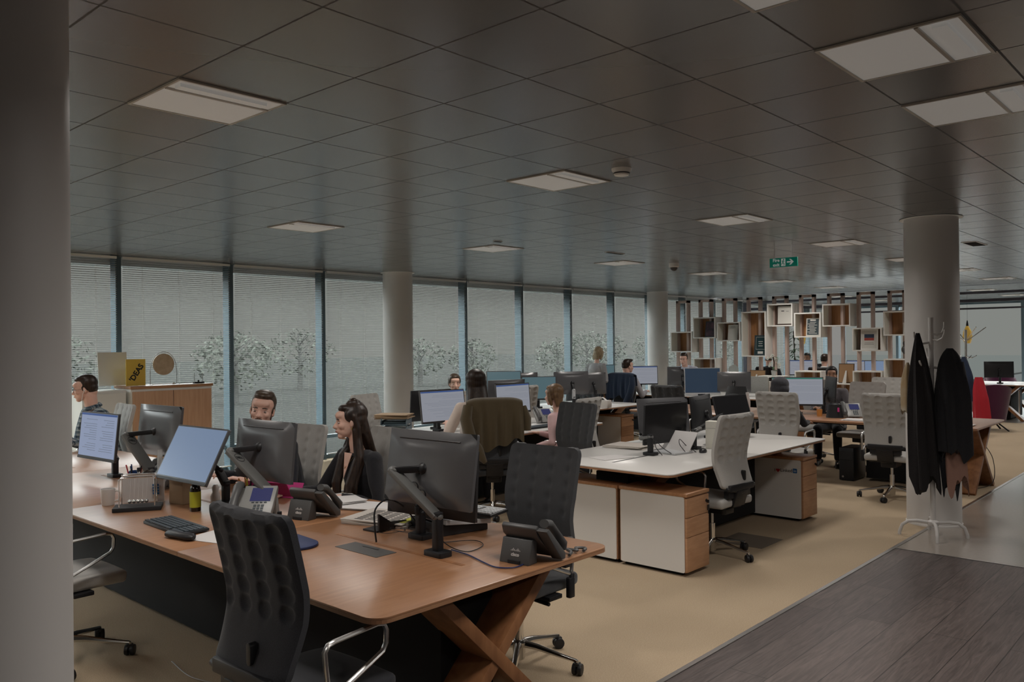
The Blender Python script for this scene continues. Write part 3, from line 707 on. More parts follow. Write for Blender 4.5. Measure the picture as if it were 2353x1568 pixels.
# framed items in the boxes: each one a thing
M['parch'] = mat('cream_paper', (.60, .585, .54), .7); M['brownfr'] = mat('brown_frame', (.05, .03, .02), .5); M['kraft'] = mat('kraft_back', (.34, .20, .10), .8)
def framed(nm, loc, w, h, lean, art, frm, label, rz=0, cat='frame', face='white_ink', lines=(), group='framed items on the shelves'):
    t = thing(nm, loc, rz, label, cat, group); ry = math.radians(lean)
    def put(mb, n_, m_, p_=None):
        o = mb.done(n_, m_, p_ or t)
        if not p_: o.rotation_euler = (0, ry, 0)
        return o
    put(MB().box((0, 0, h/2), (.018, w, h)), 'frame', M[frm])
    f = put(MB().box((-.0097, 0, h/2), (.002, w*.86, h*.88)), 'picture', M[art])
    q = MB()
    for (y, z, ww, hh) in lines: q.box((-.0112, y*w, z*h), (.001, ww*w, hh*h))
    if lines: q.done('print', M['ink' if art != 'ink' else 'parch'], f)
    return t, f
M['posterdark'] = mat('poster_dark', (.03, .05, .06), .6); M['posterpurple'] = mat('poster_purple', (.035, .03, .045), .5, noise_col=(9, (.16, .08, .11))); M['teald'] = mat('dark_teal', (.01, .035, .04), .5)
framed('framed_poster', onshelf(15.25, 1, .34, 1.754), .27, .33, 9, 'posterpurple', 'posterdark', 'dark picture with a pinkish shape in the second shelf box from the left', 0, 'picture')
t, f = framed('tilted_certificate', onshelf(15.22, 2, .30, 1.692), .20, .31, 10, 'parch', 'parch', 'tilted white sheet on a stand in the third shelf box from the left', 0.15, 'certificate', lines=((0, .85, .5, .02), (0, .78, .6, .01)))
t, f = framed('award_plaque', onshelf(15.20, 3, .36, 1.380), .26, .40, 6, 'teald', 'posterdark', 'dark green plaque with white border at the bottom of the tall shelf box', 0, 'plaque')
q = MB(); w, h = .26, .40
for a in ((0, .90, .74, .014), (0, .30, .74, .014), (-.36, .60, .014, .60), (.36, .60, .014, .60), (0, .68, .36, .03), (0, .58, .30, .03), (0, .47, .36, .03), (0, .14, .42, .12)): q.box((-.0115, a[0]*w, a[1]*h), (.001, a[2]*w, a[3]*h))
q.done('border', M['parch'], f)
framed('framed_certificate', onshelf(15.22, 4, .33, 1.968), .36, .385, 4, 'parch', 'brownfr', 'large pale certificate in a dark frame, fifth shelf box from the left', 0, 'certificate', lines=((-.1, .68, .16, .015), (.16, .70, .16, .04)))
t, f = framed('framed_list', onshelf(15.22, 5, .32, 1.748), .24, .34, 9, 'posterdark', 'parch', 'tilted dark list in a white frame in the sixth shelf box', 0.2, 'frame')
q = MB()
for k in range(9): q.box((-.0112, .03 if k % 2 else 0, .05+k*.026), (.001, .15-.02*(k % 3), .009))
q.box((-.0112, 0, .30), (.001, .10, .03)); q.done('print', M['parch'], f)
t, f = framed('framed_print', onshelf(15.20, 7, .27, 1.486), .30, .37, 4, 'parch', 'shelfwhite', 'white framed print with a navy block and a red bar in the eighth shelf box', 0, 'print', lines=((0, .34, .5, .012), (0, .27, .55, .012)))
MB().box((-.0115, 0, .247), (.001, .17, .065)).done('navy_block', mat('navy_ink', (.02, .035, .07), .6), f); MB().box((-.0115, 0, .190), (.001, .17, .045)).done('red_bar', mat('brick_red_ink', (.38, .06, .045), .6), f)
framed('small_card', onshelf(15.2, 8, .36, 1.758), .10, .20, 6, 'parch', 'parch', 'small white card in the shelf box next to the column', 0, 'card', lines=((0, .2, .5, .2),))
# frames seen from behind, standing on lower boards
def frame_back(loc, w, h, lean, label, rz=0):
    t = thing('photo_frame', loc, rz, label, 'photo frame', 'photo frames seen from behind'); ry = math.radians(lean)
    MB().box((0, 0, h/2), (.016, w, h)).done('frame', M['brownfr'], t).rotation_euler = (0, ry, 0)
    MB().box((-.009, 0, h/2), (.003, w*.93, h*.93)).done('backing', M['kraft'], t).rotation_euler = (0, ry, 0)
    st = MB(); st.prism([(-.035*1, 0), (.035, 0), (.012, h*.7), (-.012, h*.7)], 0, .004, Matrix.Translation((-.10, 0, 0)) @ Matrix.Rotation(math.radians(24), 4, 'Y') @ Matrix(((0, 0, 1, 0), (1, 0, 0, 0), (0, 1, 0, 0), (0, 0, 0, 1))))
    st.done('easel_strut', M['parch'], t)
frame_back((15.25, 7.36, .864), .33, .225, 6, 'wide photo frame seen from behind on the shelf left of the hooded head')
frame_back((15.25, 5.63, .874), .28, .36, 6, 'tall photo frame seen from behind on the shelf right of the dark haired woman')
# gong, orchid, plant, horse
g = thing('glass_award', onshelf(15.25, 2, .30, .95), 0, 'round frosted award disc on the lower shelf', 'award')
M['frost'] = mat('frosted_resin', (.42, .43, .40), .3)
MB().lathe([(.001, -.012), (.105, -.012), (.11, 0), (.105, .012), (.001, .012)], seg=28, M=Matrix.Translation((0, 0, .135)) @ Matrix.Rotation(PI/2, 4, 'Y')).done('disc', M['frost'], g, smooth=True)
MB().box((0, 0, .012), (.06, .14, .024)).done('foot', M['frost'], g)
M['leaf'] = mat('plant_leaf', (.035, .085, .035), .5); M['petal'] = mat('white_petal', (.62, .62, .56), .6); M['pot'] = mat('pale_pot', (.5, .5, .48), .4)
def leafy(nm, loc, h, n, label, spread=.35, m='leaf', w=.02, potr=.12, poth=.3, lo=.25):
    t = thing(nm, loc, 0, label, 'plant'); rnd = random.Random(n)
    MB().lathe([(potr*.75, 0), (potr, poth), (potr*.9, poth), (potr*.88, poth-.03), (0.001, poth-.03)], seg=20).done('pot', M['pot'], t, smooth=True)
    MB().tube([(0, 0, poth-.03), (.02, 0, h*.6), (0, .02, h*.95)], .012, 6).done('stem', M['brownfr'], t)
    q = MB()
    for k in range(n):
        z = h*rnd.uniform(lo, 1); a = rnd.uniform(0, 2*PI); L = spread*rnd.uniform(.6, 1.1); up = rnd.uniform(.1, .5)
        p = Vector((0, 0, z)); d = Vector((math.cos(a), math.sin(a), up)).normalized(); sd_ = Vector((-math.sin(a), math.cos(a), 0))
        P = [p+d*L*f+Vector((0, 0, -L*.55*f*f)) for f in (0, .3, .6, .85, 1)]; Wd = [.3, 1, .9, .5, .05]
        for j in range(4):
            q._add([P[j]-sd_*w*Wd[j], P[j]+sd_*w*Wd[j], P[j+1]+sd_*w*Wd[j+1], P[j+1]-sd_*w*Wd[j+1]], [(0, 1, 2, 3)])
            q._add([P[j]-sd_*w*Wd[j]-Vector((0, 0, .002)), P[j]+sd_*w*Wd[j]-Vector((0, 0, .002)), P[j+1]+sd_*w*Wd[j+1]-Vector((0, 0, .002)), P[j+1]-sd_*w*Wd[j+1]-Vector((0, 0, .002))], [(3, 2, 1, 0)])
    q.done('leaves', M[m], t); return t
leafy('potted_dracaena', (19.4, 8.4, 0), 2.0, 46, 'tall green spiky plant beyond the shelving partition', potr=.2, poth=.4, lo=.6)
o_ = leafy('potted_orchid', onshelf(15.3, 4, .1, .0), .42, 6, 'white flowering orchid on the shelf above the bright spreadsheet screen', spread=.14, potr=.05, poth=.10)
o_.location = (14.9, 6.86, 1.0)
q = MB(); rnd = random.Random(5)
for k in range(14):
    c = Vector((rnd.uniform(-.06, .06), rnd.uniform(-.12, .12), rnd.uniform(.16, .40)))
    for j in range(5):
        a = 2*PI*j/5+k; q.ell(c+Vector((0, .018*math.cos(a), .018*math.sin(a))), (.004, .013, .013), 6, n=5)
q.done('blossoms', M['petal'], o_)
t = thing('console_table', (14.9, 6.86, 0), 0, 'narrow pale table holding the orchid, mostly hidden behind the bright screen', 'table')
MB().box((0, 0, .985), (.3, .5, .03)).done('table_top', M['shelfwhite'], t)
for x in (-.13, .13):
    for y in (-.22, .22): MB().box((x, y, .485), (.03, .03, .97)).done('leg', M['shelfwhite'], t)
t = thing('ornament', onshelf(15.25, 8, .35, 1.326), 0, 'small grey and silver ornament on the shelf box beside the column', 'ornament')
MB().ell((0, 0, .16), (.07, .09, .09), 14).ell((0, .02, .27), (.04, .05, .05), 12).tube([(0, 0, 0), (0, 0, .1)], .02).done('figure', M['greyp'], t, smooth=True)
MB().ell((-.05, -.03, .10), (.03, .05, .05), 10).done('silver_ball', M['chrome'], t, smooth=True)
# pegboard screen and dark chair below the shelving
t = thing('privacy_screen', (14.0, 7.12, 0), math.radians(0), 'pale speckled fabric screen behind the patterned bottle', 'screen')
MB().rbox((0, 0, .62), (.04, 1.15, .80), .03, axis='x').done('panel', mat('speckled_felt', (.40, .40, .37), .95, noise_col=(60, (.48, .48, .45))), t)
for y in (-.5, .5): MB().box((0, y, .11), (.3, .04, .22)).done('foot', M['alu'], t)

# ---------------------------------------------------------------- wooden cabinet by the window and things on it
cb = thing('storage_cabinet', (4.34, 9.47, 0), 0, 'low white cabinet with two wooden doors against the windows', 'cabinet')
MB().box((0, 0, .60), (.95, .42, 1.18)).done('carcass', M['shelfwhite'], cb, bev=.004)
MB().box((0, 0, 1.205), (.97, .45, .03)).done('top', M['woodx'], cb, bev=.002)
M['doorwood'] = wood('cabinet_door_wood', (.56, .32, .185), (.64, .385, .235), (22, 22, 1.6), .45)
for s in (-1, 1):
    d = MB().box((s*.232, -.218, .60), (.455, .018, 1.12)).done('door', M['doorwood'], cb, bev=.001)
    if s == 1: MB().box((.03, -.235, .68), (.012, .02, .012)).box((.03, -.24, .64), (.012, .004, .05)).done('lock_with_key', M['blackp'], d)
c2 = thing('white_cupboard', (3.60, 9.50, 0), 0, 'plain white cupboard left of the wooden doored cabinet', 'cabinet')
MB().box((0, 0, .59), (.46, .40, 1.18)).done('carcass', M['shelfwhite'], c2, bev=.004); MB().box((0, -.205, .59), (.43, .012, 1.12)).done('door', M['shelfwhite'], c2)
wb = thing('white_board', (3.83, 9.66, 1.222), 0, 'blank white square board propped behind the yellow sign', 'board')
MB().box((0, 0, .19), (.32, .012, .38), rx=math.radians(-6)).done('board', mat('board_white', (.86, .86, .85), .4), wb)
MB().box((0, .05, .10), (.03, .1, .006), rx=math.radians(30)).done('prop_foot', M['white'], wb)
M['yellow'] = mat('yellow_card', (.80, .56, .10), .6)
iy = thing('yellow_sign', (3.97, 9.38, 1.222), 0, 'yellow card sign with slanting black letters', 'sign')
MB().box((0, 0, .15), (.215, .012, .30)).done('card', M['yellow'], iy); MB().box((0, .03, .015), (.1, .07, .004)).done('foot', M['yellow'], iy)
text('lettering', "'DEAS", .085, M['ink'], iy, (.008, -.0068, .145), Rfy @ Matrix.Rotation(math.radians(57), 4, 'Z'), bold=.003)
gg = thing('desk_gong', (4.28, 9.36, 1.222), 0, 'round brass gong hanging in a thin wire frame', 'gong')
pts = [(-.155, 0, .006)]+[(-.155+.0*k, 0, .006+.03*k) for k in range(1, 7)]+[(-.150*math.cos(a*PI/12), 0, .19+.19*math.sin(a*PI/12)) for a in range(0, 13)]+[(.155, 0, .18-.029*k) for k in range(1, 7)]
MB().tube(pts, .0035, 6).tube([(-.155, .07, .004), (-.155, -.07, .004)], .0035, 6).tube([(.155, .07, .004), (.155, -.07, .004)], .0035, 6).tube([(-.155, .07, .004), (.155, .07, .004)], .0035, 6).done('wire_frame', M['alu'], gg, smooth=True)
M['brass'] = mat('hammered_brass', (.50, .37, .24), .5, metal=.25, noise_col=(14, (.66, .53, .38)))
MB().lathe([(.001, -.004), (.10, -.006), (.122, -.012), (.124, .004), (.11, .006), (.001, .006)], seg=40, M=Matrix.Translation((0, 0, .235)) @ Matrix.Rotation(PI/2, 4, 'X')).done('gong_disc', M['brass'], gg, smooth=True)
q = MB()
for x in (-.05, .05): q.tube([(x, 0, .345), (x*1.1, 0, .375)], .0015, 4)
q.done('cord', M['ink'], gg)
ml = thing('gong_mallet', (4.47, 9.30, 1.222), 0, 'thin dark mallet lying on the cabinet', 'mallet')
MB().tube([(-.09, 0, .012), (.13, .02, .012)], .004, 6).done('handle', M['ink'], ml); MB().ell((-.10, 0, .014), (.015, .012, .012), 8).done('head', M['parch'], ml)
cr2 = thing('glass_trophy', (4.70, 9.36, 1.222), 0, 'small clear trophy with dark base at the right of the cabinet top', 'trophy')
MB().box((0, 0, .009), (.12, .06, .018)).done('base', M['ink'], cr2)
q = MB()
for x in (-.05, .05): q.tube([(x, 0, .018), (x, 0, .13)], .003, 6)
q.done('glass_rod', M['chrome'], cr2); MB().ell((0, 0, .028), (.012, .012, .012), 8).done('ball', M['ink'], cr2)

# ---------------------------------------------------------------- coat stand with coats
M['whitemetal'] = mat('white_powder_coat', (.56, .54, .52), .4)
cs = thing('coat_stand', (7.47, 2.05, 0), math.radians(8), 'white metal coat stand in front of the round column', 'coat stand')
MB().tube([(0, 0, .10), (0, 0, 1.84)], .021, 14).lathe([(.04, .09), (.045, .10), (.045, .125), (.022, .14)], seg=18).done('pole', M['whitemetal'], cs, smooth=True)
for k in range(4):
    a = math.radians(14+90*k); u = Vector((math.cos(a), math.sin(a), 0))
    MB().tube([u*.03+Vector((0, 0, .115)), u*.12+Vector((0, 0, .125)), u*.19+Vector((0, 0, .118)), u*.235+Vector((0, 0, .085)), u*.255+Vector((0, 0, .03)), u*.258+Vector((0, 0, .0))], .014, 10).done('leg', M['whitemetal'], cs, smooth=True)
def hook(a, z, L=.12, up=.10):
    u = Vector((math.cos(a), math.sin(a), 0)); Z = Vector((0, 0, 1))
    MB().tube([u*.015+Z*z, u*L*.5+Z*(z-.01), u*L*.85+Z*(z+.01), u*L*1.0+Z*(z+.05), u*L*1.02+Z*(z+up)], [.011, .009, .009, .008, .007], 8).done('hook', M['whitemetal'], cs, smooth=True)
a0 = math.radians(-48)   # towards picture right
for a, z, L, up in ((a0, 1.70, .11, .10), (a0-.9, 1.655, .11, .08), (a0+PI, 1.63, .14, .09), (a0-.2, 1.42, .20, .09), (a0+PI+.5, 1.42, .15, .06), (a0+1.4, 1.5, .12, .08), (a0, .98, .09, .0)): hook(a-math.radians(8), z, L, up)
M['blackcoat'] = mat('black_wool', (.014, .014, .017), .95, sheen=.1, bump=(90, .4)); M['blackknit'] = mat('black_knit', (.016, .014, .015), .95, bump=(160, .6))
M['navy'] = mat('navy_cloth', (.014, .026, .055), .9, sheen=.15, bump=(60, .35)); M['olive'] = mat('olive_brown_cord', (.085, .062, .030), .9, sheen=.3, bump=(260, .4))
def hung(nm, loc, rz, h, topw, botw, m, label, cat, folds=5, depth=.10, hem=.05, seed=1, skew=0., belly=0, seg=48, kk=3.2):
    """cloth hanging from one point: closed tube of folds that widens downward"""
    t = thing(nm, loc, rz, label, cat, 'coats on the stands'); b = MB(); rnd = random.Random(seed); ph = [rnd.uniform(0, 6) for _ in range(4)]
    nz = 26; rings = []
    for i in range(nz+1):
        f = i/nz; w = topw+(botw-topw)*(1-math.exp(-kk*f))/(1-math.exp(-kk))+belly*math.sin(f*PI); d = .02+depth*min(1, f*2.2)
        ring = []
        for k in range(seg):
            a = 2*PI*k/seg
            r = 1+.20*min(1, f*3)*math.sin(folds*a+ph[0]+f*1.6)+.07*math.sin((folds*2+1)*a+ph[1])
            z = -h*f+(hem*math.sin(3*a+ph[2])+hem*.6*math.sin(7*a+ph[3]))*f
            ring.append(b.b.verts.new((d*r*math.sin(a)*.5, w*r*math.cos(a)*.5+skew*f, z)))
        rings.append(ring)
    for i in range(nz):
        for k in range(seg): b.b.faces.new((rings[i][k], rings[i][(k+1) % seg], rings[i+1][(k+1) % seg], rings[i+1][k]))
    b.b.faces.new(rings[0][::-1]); b.b.faces.new(rings[-1])
    b.done('cloth', M[m], t, smooth=True); return t
A45 = YAW
c_ = hung('long_black_coat', (7.37, 2.125, 1.71), A45, 1.28, .03, .215, 'blackknit', 'long black coat hanging from the left hook of the white coat stand', 'coat', 6, .17, .06, 2, skew=-.055)
M['tancloth'] = mat('dusty_pink_scarf', (.30, .17, .13), .9, bump=(50, .3)); M['beigebag'] = mat('cream_bag', (.46, .42, .34), .8, noise_col=(6, (.34, .24, .13)))
c_ = hung('black_jacket', (7.50, 1.915, 1.58), A45, .88, .05, .25, 'blackcoat', 'short black jacket hanging at the right of the white coat stand', 'coat', 4, .20, .05, 5, skew=-.02, belly=.0, kk=9)
MB().tube([(0, .06, -.2), (-.03, .09, -.5), (-.05, .08, -.85)], [(.045, .05), (.05, .055), (.045, .05)], 14).tube([(0, -.06, -.12), (-.03, -.10, -.45), (-.04, -.11, -.80)], [(.05, .05), (.055, .055), (.05, .05)], 14).done('sleeve', M['blackcoat'], c_, smooth=True)
hung('dusty_pink_scarf', (7.53, 1.90, .86), A45, .42, .12, .17, 'tancloth', 'dusty pink scarf hanging below the short black jacket', 'scarf', 3, .08, .07, 8, skew=-.02)
hung('black_scarf', (7.50, 1.97, 1.0), A45, .56, .10, .14, 'blackcoat', 'narrow black scarf with a pointed end between the two dark coats', 'scarf', 3, .06, .09, 11, skew=-.05)
hung('cream_bag', (7.46, 2.235, 1.46), A45, .42, .02, .11, 'beigebag', 'cream and tan cloth bag at the far left hook of the coat stand', 'bag', 2, .09, .02, 4)
um = thing('walking_umbrella', (7.44, 2.13, .42), 0, 'folded black umbrella hanging below the long black coat', 'umbrella')
MB().tube([(0, 0, 0), (0, 0, .08), (0, 0, .62)], [.006, .024, .03], 10).done('canopy', M['blackcoat'], um, smooth=True)
MB().tube([(0, 0, .62), (0, 0, .72), (.02, 0, .76), (.05, 0, .75)], .009, 8).done('handle', M['brownfr'], um, smooth=True)
# far chrome stand with dark and red jackets
fs = thing('chrome_coat_stand', (15.55, 3.72, 0), 0, 'chrome coat stand with red jacket beyond the round column', 'coat stand')
MB().tube([(0, 0, 0), (0, 0, 1.82)], .022, 12).lathe([(.16, 0), (.16, .02), (.03, .03)], seg=20).done('pole', M['chrome'], fs, smooth=True)
for a in range(4):
    an = a*PI/2+.7; u = Vector((math.cos(an), math.sin(an), 0)); Z = Vector((0, 0, 1))
    MB().tube([Z*1.62, u*.12+Z*1.70, u*.34+Z*1.86], .007, 6).done('hook', M['chrome'], fs)
    MB().tube([Z*1.36, u*.10+Z*1.34, u*.18+Z*1.38], .007, 6).done('hook', M['chrome'], fs)
M['red'] = mat('red_fabric', (.42, .012, .025), .8, sheen=.1)
hung('red_jacket', (15.42, 3.50, 1.02), A45, .80, .12, .28, 'red', 'bright red jacket on the chrome coat stand', 'jacket', 4, .14, .03, 9, skew=-.06)
hung('dark_jacket', (15.50, 3.74, 1.36), A45, .72, .05, .32, 'navy', 'dark jacket on the chrome coat stand above the red one', 'jacket', 4, .16, .05, 10)
# amber pendant, purple armchairs, far desk
pl = thing('pendant_lamp', (20.0, 4.75, HC), 0, 'amber glass pendant lamp beyond the round column', 'lamp')
MB().tube([(0, 0, -.72), (0, 0, 0)], .004, 6).done('cord', M['ink'], pl); MB().lathe([(.02, -.68), (.045, -.76), (.05, -.80)], seg=16).done('socket', M['blackp'], pl)
MB().lathe([(.05, -.80), (.16, -.92), (.19, -1.02), (.15, -1.14), (.12, -1.18), (.115, -1.18), (.145, -1.13), (.183, -1.02), (.153, -.925), (.045, -.81)], seg=24).done('shade', mat('amber_glass', (.45, .30, .05), .15, trans=.5, alpha=.8, emit=(.5, .34, .08), es=.22), pl, smooth=True)
tb_scale = .84; pl.scale = (.5, .5, 1); pl2 = dup(pl, (22.0, 9.3, HC), 0, 'amber pendant lamp seen through the shelving partition')
M['purple'] = mat('plum_fabric', (.075, .010, .045), .95, sheen=.4, bump=(120, .3))
def tub(loc, rz, label, sc=1):
    t = thing('lounge_chair', loc, rz, label, 'armchair', 'plum armchairs'); 
    def fn(u, v):
        a = (u-.5)*2*2.15; hgt = .80-.36*abs((u-.5)*2)**1.9
        f = v; r = .27+.09*f+.02*math.cos(a)*f
        return (-r*math.cos(a)*1.05-.10*f*math.cos(a), r*math.sin(a)*1.10, .20+(hgt)*f)
    MB().sheet(fn, 34, 14, -.045).done('shell', M['purple'], t, smooth=True)
    MB().rbox((.03, 0, .37), (.50, .50, .14), .12).done('seat_cushion', M['purple'], t, bev=.03)
    MB().lathe([(.05, .17), (.26, .20), (.30, .30), (.05, .30)], seg=24).done('underside', M['purple'], t, smooth=True)
    for k in range(4):
        a = PI/4+k*PI/2; MB().bar((.12*math.cos(a), .12*math.sin(a), .2), (.40*math.cos(a), .40*math.sin(a), 0.006), .03, .02).done('leg', M['blackm'], t)
    return t
tb = tub((16.9, 3.66, 0), math.radians(28), 'plum tub armchair at the right edge, beyond the coats')
tb.scale = (.84,)*3; tub2 = dup(tb, (22.3, 4.6, 0), math.radians(200), 'plum armchair almost hidden behind the far desk')
bench(18.9, 3.25, 1, 'x', 'white', 'far white desk behind the plum armchair', L=1.6)
m_ = mm('dark', (19.5, 4.05, 1.02), 25, 3, 'dark blue backed monitor on the far desk above the plum armchair')
# desk beyond the shelving partition
bench(17.3, 5.9, 2, 'y', 'white', 'white desk seen through the gaps of the shelving partition', L=1.4)
mm('pale', (17.9, 7.55, 1.06), 190, -2, 'screen seen through the shelving, left, beside the plant', col='silver')
mm('pale', (17.95, 6.3, 1.06), 190, -2, 'screen with blue edge seen through the shelving, right of the man in white', col='silver')
mm('blue', (17.95, 5.95, 1.06), 200, -2, 'small light blue screen seen through the shelving, far right', col='silver')
# ================================================================ people
def remesh(mb, vox, name, m, parent, smooth=6, label=None):
    me = bpy.data.meshes.new('tmp'); bmesh.ops.recalc_face_normals(mb.b, faces=mb.b.faces); mb.b.to_mesh(me); mb.b.free()
    o = bpy.data.objects.new('tmp', me); COL.objects.link(o)
    r = o.modifiers.new('r', 'REMESH'); r.mode = 'VOXEL'; r.voxel_size = vox; r.use_smooth_shade = True
    s = o.modifiers.new('s', 'SMOOTH'); s.iterations = smooth; s.factor = .5
    dg = bpy.context.evaluated_depsgraph_get(); dg.update()
    n = bpy.data.meshes.new_from_object(o.evaluated_get(dg)); bpy.data.objects.remove(o); bpy.data.meshes.remove(me)
    n.name = name; n.materials.clear(); n.materials.append(m); n.polygons.foreach_set('use_smooth', [True]*len(n.polygons))
    q = bpy.data.objects.new(name, n); COL.objects.link(q); q.parent = parent
    if label: q['label'] = label
    return q
V = Vector
def limb(mb, pts, rs, seg=12):
    mb.tube(pts, rs, seg)
    for p, r in zip(pts, rs):
        r = r if isinstance(r, (int, float)) else min(r)
        mb.ell(p, (r, r, r), seg, n=8)
def ik(a, c, l1, l2, pole):
    d = c-a; L = min(d.length, (l1+l2)*.995); dn = d.normalized(); c = a+dn*L
    x = (l1*l1-l2*l2+L*L)/(2*L); h = math.sqrt(max(0, l1*l1-x*x))
    p = pole-dn*pole.dot(dn); p.normalize()
    return a+dn*x+p*h, c
def hand(mb, w, d, n, s, curl=.5, k=1.):
    """w wrist, d direction of the fingers, n back-of-hand normal, s +1 when the thumb is towards side vector"""
    d = d.normalized(); n = (n-d*n.dot(d)).normalized(); sv = d.cross(n)*s
    R = Matrix((d, sv, n)).transposed().to_4x4()
    mb.ell(w+d*.045*k, (.052*k, .038*k, .015*k), 12, M=R)
    mb.ell(w+d*.004, (.03*k, .026*k, .019*k), 10, M=R)
    for i, (off, L) in enumerate(((.030, .070), (.010, .080), (-.011, .074), (-.031, .058))):
        p = w+d*.082*k+sv*off*k; r = .0082*k; dd = (d+sv*off*2.2).normalized(); pts = [p-dd*.02]; a = 0
        for j, f in enumerate((.42, .32, .26)):
            pts.append(pts[-1]+(dd*math.cos(a)-n*math.sin(a))*(L*f+(.02 if j == 0 else 0))*k); a += curl*(.8 if j else .9)
        limb(mb, pts, [r, r, r*.92, r*.82], 8)
    t0 = w+d*.022*k+sv*.026*k
    limb(mb, [t0, t0+(d*.7+sv*.65-n*.25).normalized()*.036*k, t0+(d*.7+sv*.65-n*.25).normalized()*.036*k+(d*.95+sv*.15-n*.25).normalized()*.032*k], [.013*k, .0098*k, .008*k], 8)
def mskin(nm, c, c2=None): return mat(nm, c, .5, noise_col=(16, c2 or (c[0]*1.12, c[1]*1.02, c[2]*.98)), spec=.4)
M['skin'] = mskin('skin_fair', (.66, .43, .35)); M['skin2'] = mskin('skin_light', (.68, .45, .36)); M['skin3'] = mskin('skin_olive', (.36, .21, .14))
M['eyew'] = mat('eye_white', (.5, .48, .46), .2); M['iris'] = mat('iris_brown', (.02, .012, .008), .15); M['lip'] = mat('lip_rose', (.32, .11, .09), .45); M['lipm'] = mat('lip_pale', (.33, .15, .12), .5)
def mhair(nm, c1, c2, sc=(70, 70, 5)):
    m = wood(nm, c1, c2, sc, .42, spec=.5); return m
M['h_brown'] = mhair('hair_dark_brown', (.012, .007, .005), (.040, .022, .014)); M['h_mid'] = mhair('hair_brown', (.040, .026, .017), (.085, .058, .038)); M['h_black'] = mhair('hair_black', (.006, .005, .006), (.016, .013, .013))
M['h_blond'] = mhair('hair_blonde', (.26, .19, .11), (.48, .38, .24)); M['h_ginger'] = mhair('hair_golden_brown', (.12, .068, .034), (.24, .145, .075))
def cloth(nm, c, c2=None, sc=8, b=(34, .35)): return mat(nm, c, .9, sheen=.12, bump=b, noise_col=(sc, c2 or tuple(x*1.25 for x in c)))
def plaid():
    m = cloth('checked_shirt', (.03, .05, .075)); n = m.node_tree.nodes; l = m.node_tree.links; b = n['Principled BSDF']
    t = n.new('ShaderNodeTexCoord'); sp = n.new('ShaderNodeSeparateXYZ'); l.new(t.outputs['Object'], sp.inputs[0]); acc = None
    add = n.new('ShaderNodeMath'); add.operation = 'ADD'; l.new(sp.outputs['X'], add.inputs[0]); l.new(sp.outputs['Y'], add.inputs[1])
    for src, per in ((add.outputs[0], .042), (sp.outputs['Z'], .042)):
        for off, w in ((0, .34), (.55, .10)):
            d = n.new('ShaderNodeMath'); d.operation = 'MULTIPLY_ADD'; d.inputs[1].default_value = 1/per; d.inputs[2].default_value = 50+off; l.new(src, d.inputs[0])
            f = n.new('ShaderNodeMath'); f.operation = 'FRACT'; l.new(d.outputs[0], f.inputs[0])
            g = n.new('ShaderNodeMath'); g.operation = 'LESS_THAN'; g.inputs[1].default_value = w; l.new(f.outputs[0], g.inputs[0])
            if acc is None: acc = g
            else:
                a = n.new('ShaderNodeMath'); a.operation = 'ADD'; l.new(acc.outputs[0], a.inputs[0]); l.new(g.outputs[0], a.inputs[1]); acc = a
    r = n.new('ShaderNodeValToRGB'); r.color_ramp.interpolation = 'CONSTANT'; r.color_ramp.elements[0].color = (.012, .025, .045, 1); r.color_ramp.elements[1].position = .2; r.color_ramp.elements[1].color = (.09, .13, .16, 1)
    e = r.color_ramp.elements.new(.45); e.color = (.36, .38, .38, 1)
    dv = n.new('ShaderNodeMath'); dv.operation = 'DIVIDE'; dv.inputs[1].default_value = 4; l.new(acc.outputs[0], dv.inputs[0]); l.new(dv.outputs[0], r.inputs[0]); l.new(r.outputs[0], b.inputs['Base Color']); return m
CL = dict(plaid=plaid(), black=cloth('black_knit_top', (.010, .010, .013), (.014, .014, .018)), navy=cloth('dark_navy_sweater', (.012, .014, .020), (.018, .020, .028)), beige=cloth('beige_blouse', (.62, .51, .44), (.68, .57, .50)), pink=cloth('pink_blouse', (.74, .48, .48), (.80, .56, .56)),
          grey=cloth('grey_cardigan', (.32, .32, .33), (.40, .40, .40)), lightgrey=cloth('pale_grey_shirt', (.30, .29, .31), (.36, .35, .37)), blue=cloth('pale_blue_shirt', (.38, .41, .50), (.46, .48, .55)), hood=cloth('charcoal_headscarf', (.035, .035, .042), (.06, .06, .07)),
          purple=cloth('grey_purple_cardigan', (.085, .078, .088), (.12, .11, .12)), white=cloth('white_shirt', (.55, .54, .53), (.62, .61, .60)), pattern=mat('black_white_pattern', (.01, .01, .012), .9, noise_col=(60, (.35, .34, .32))), trousers=cloth('dark_trousers', (.014, .015, .020)))
M['shoe'] = mat('black_shoe', (.012, .012, .013), .35); M['gold'] = mat('gold_jewellery', (.60, .42, .18), .25, metal=1)

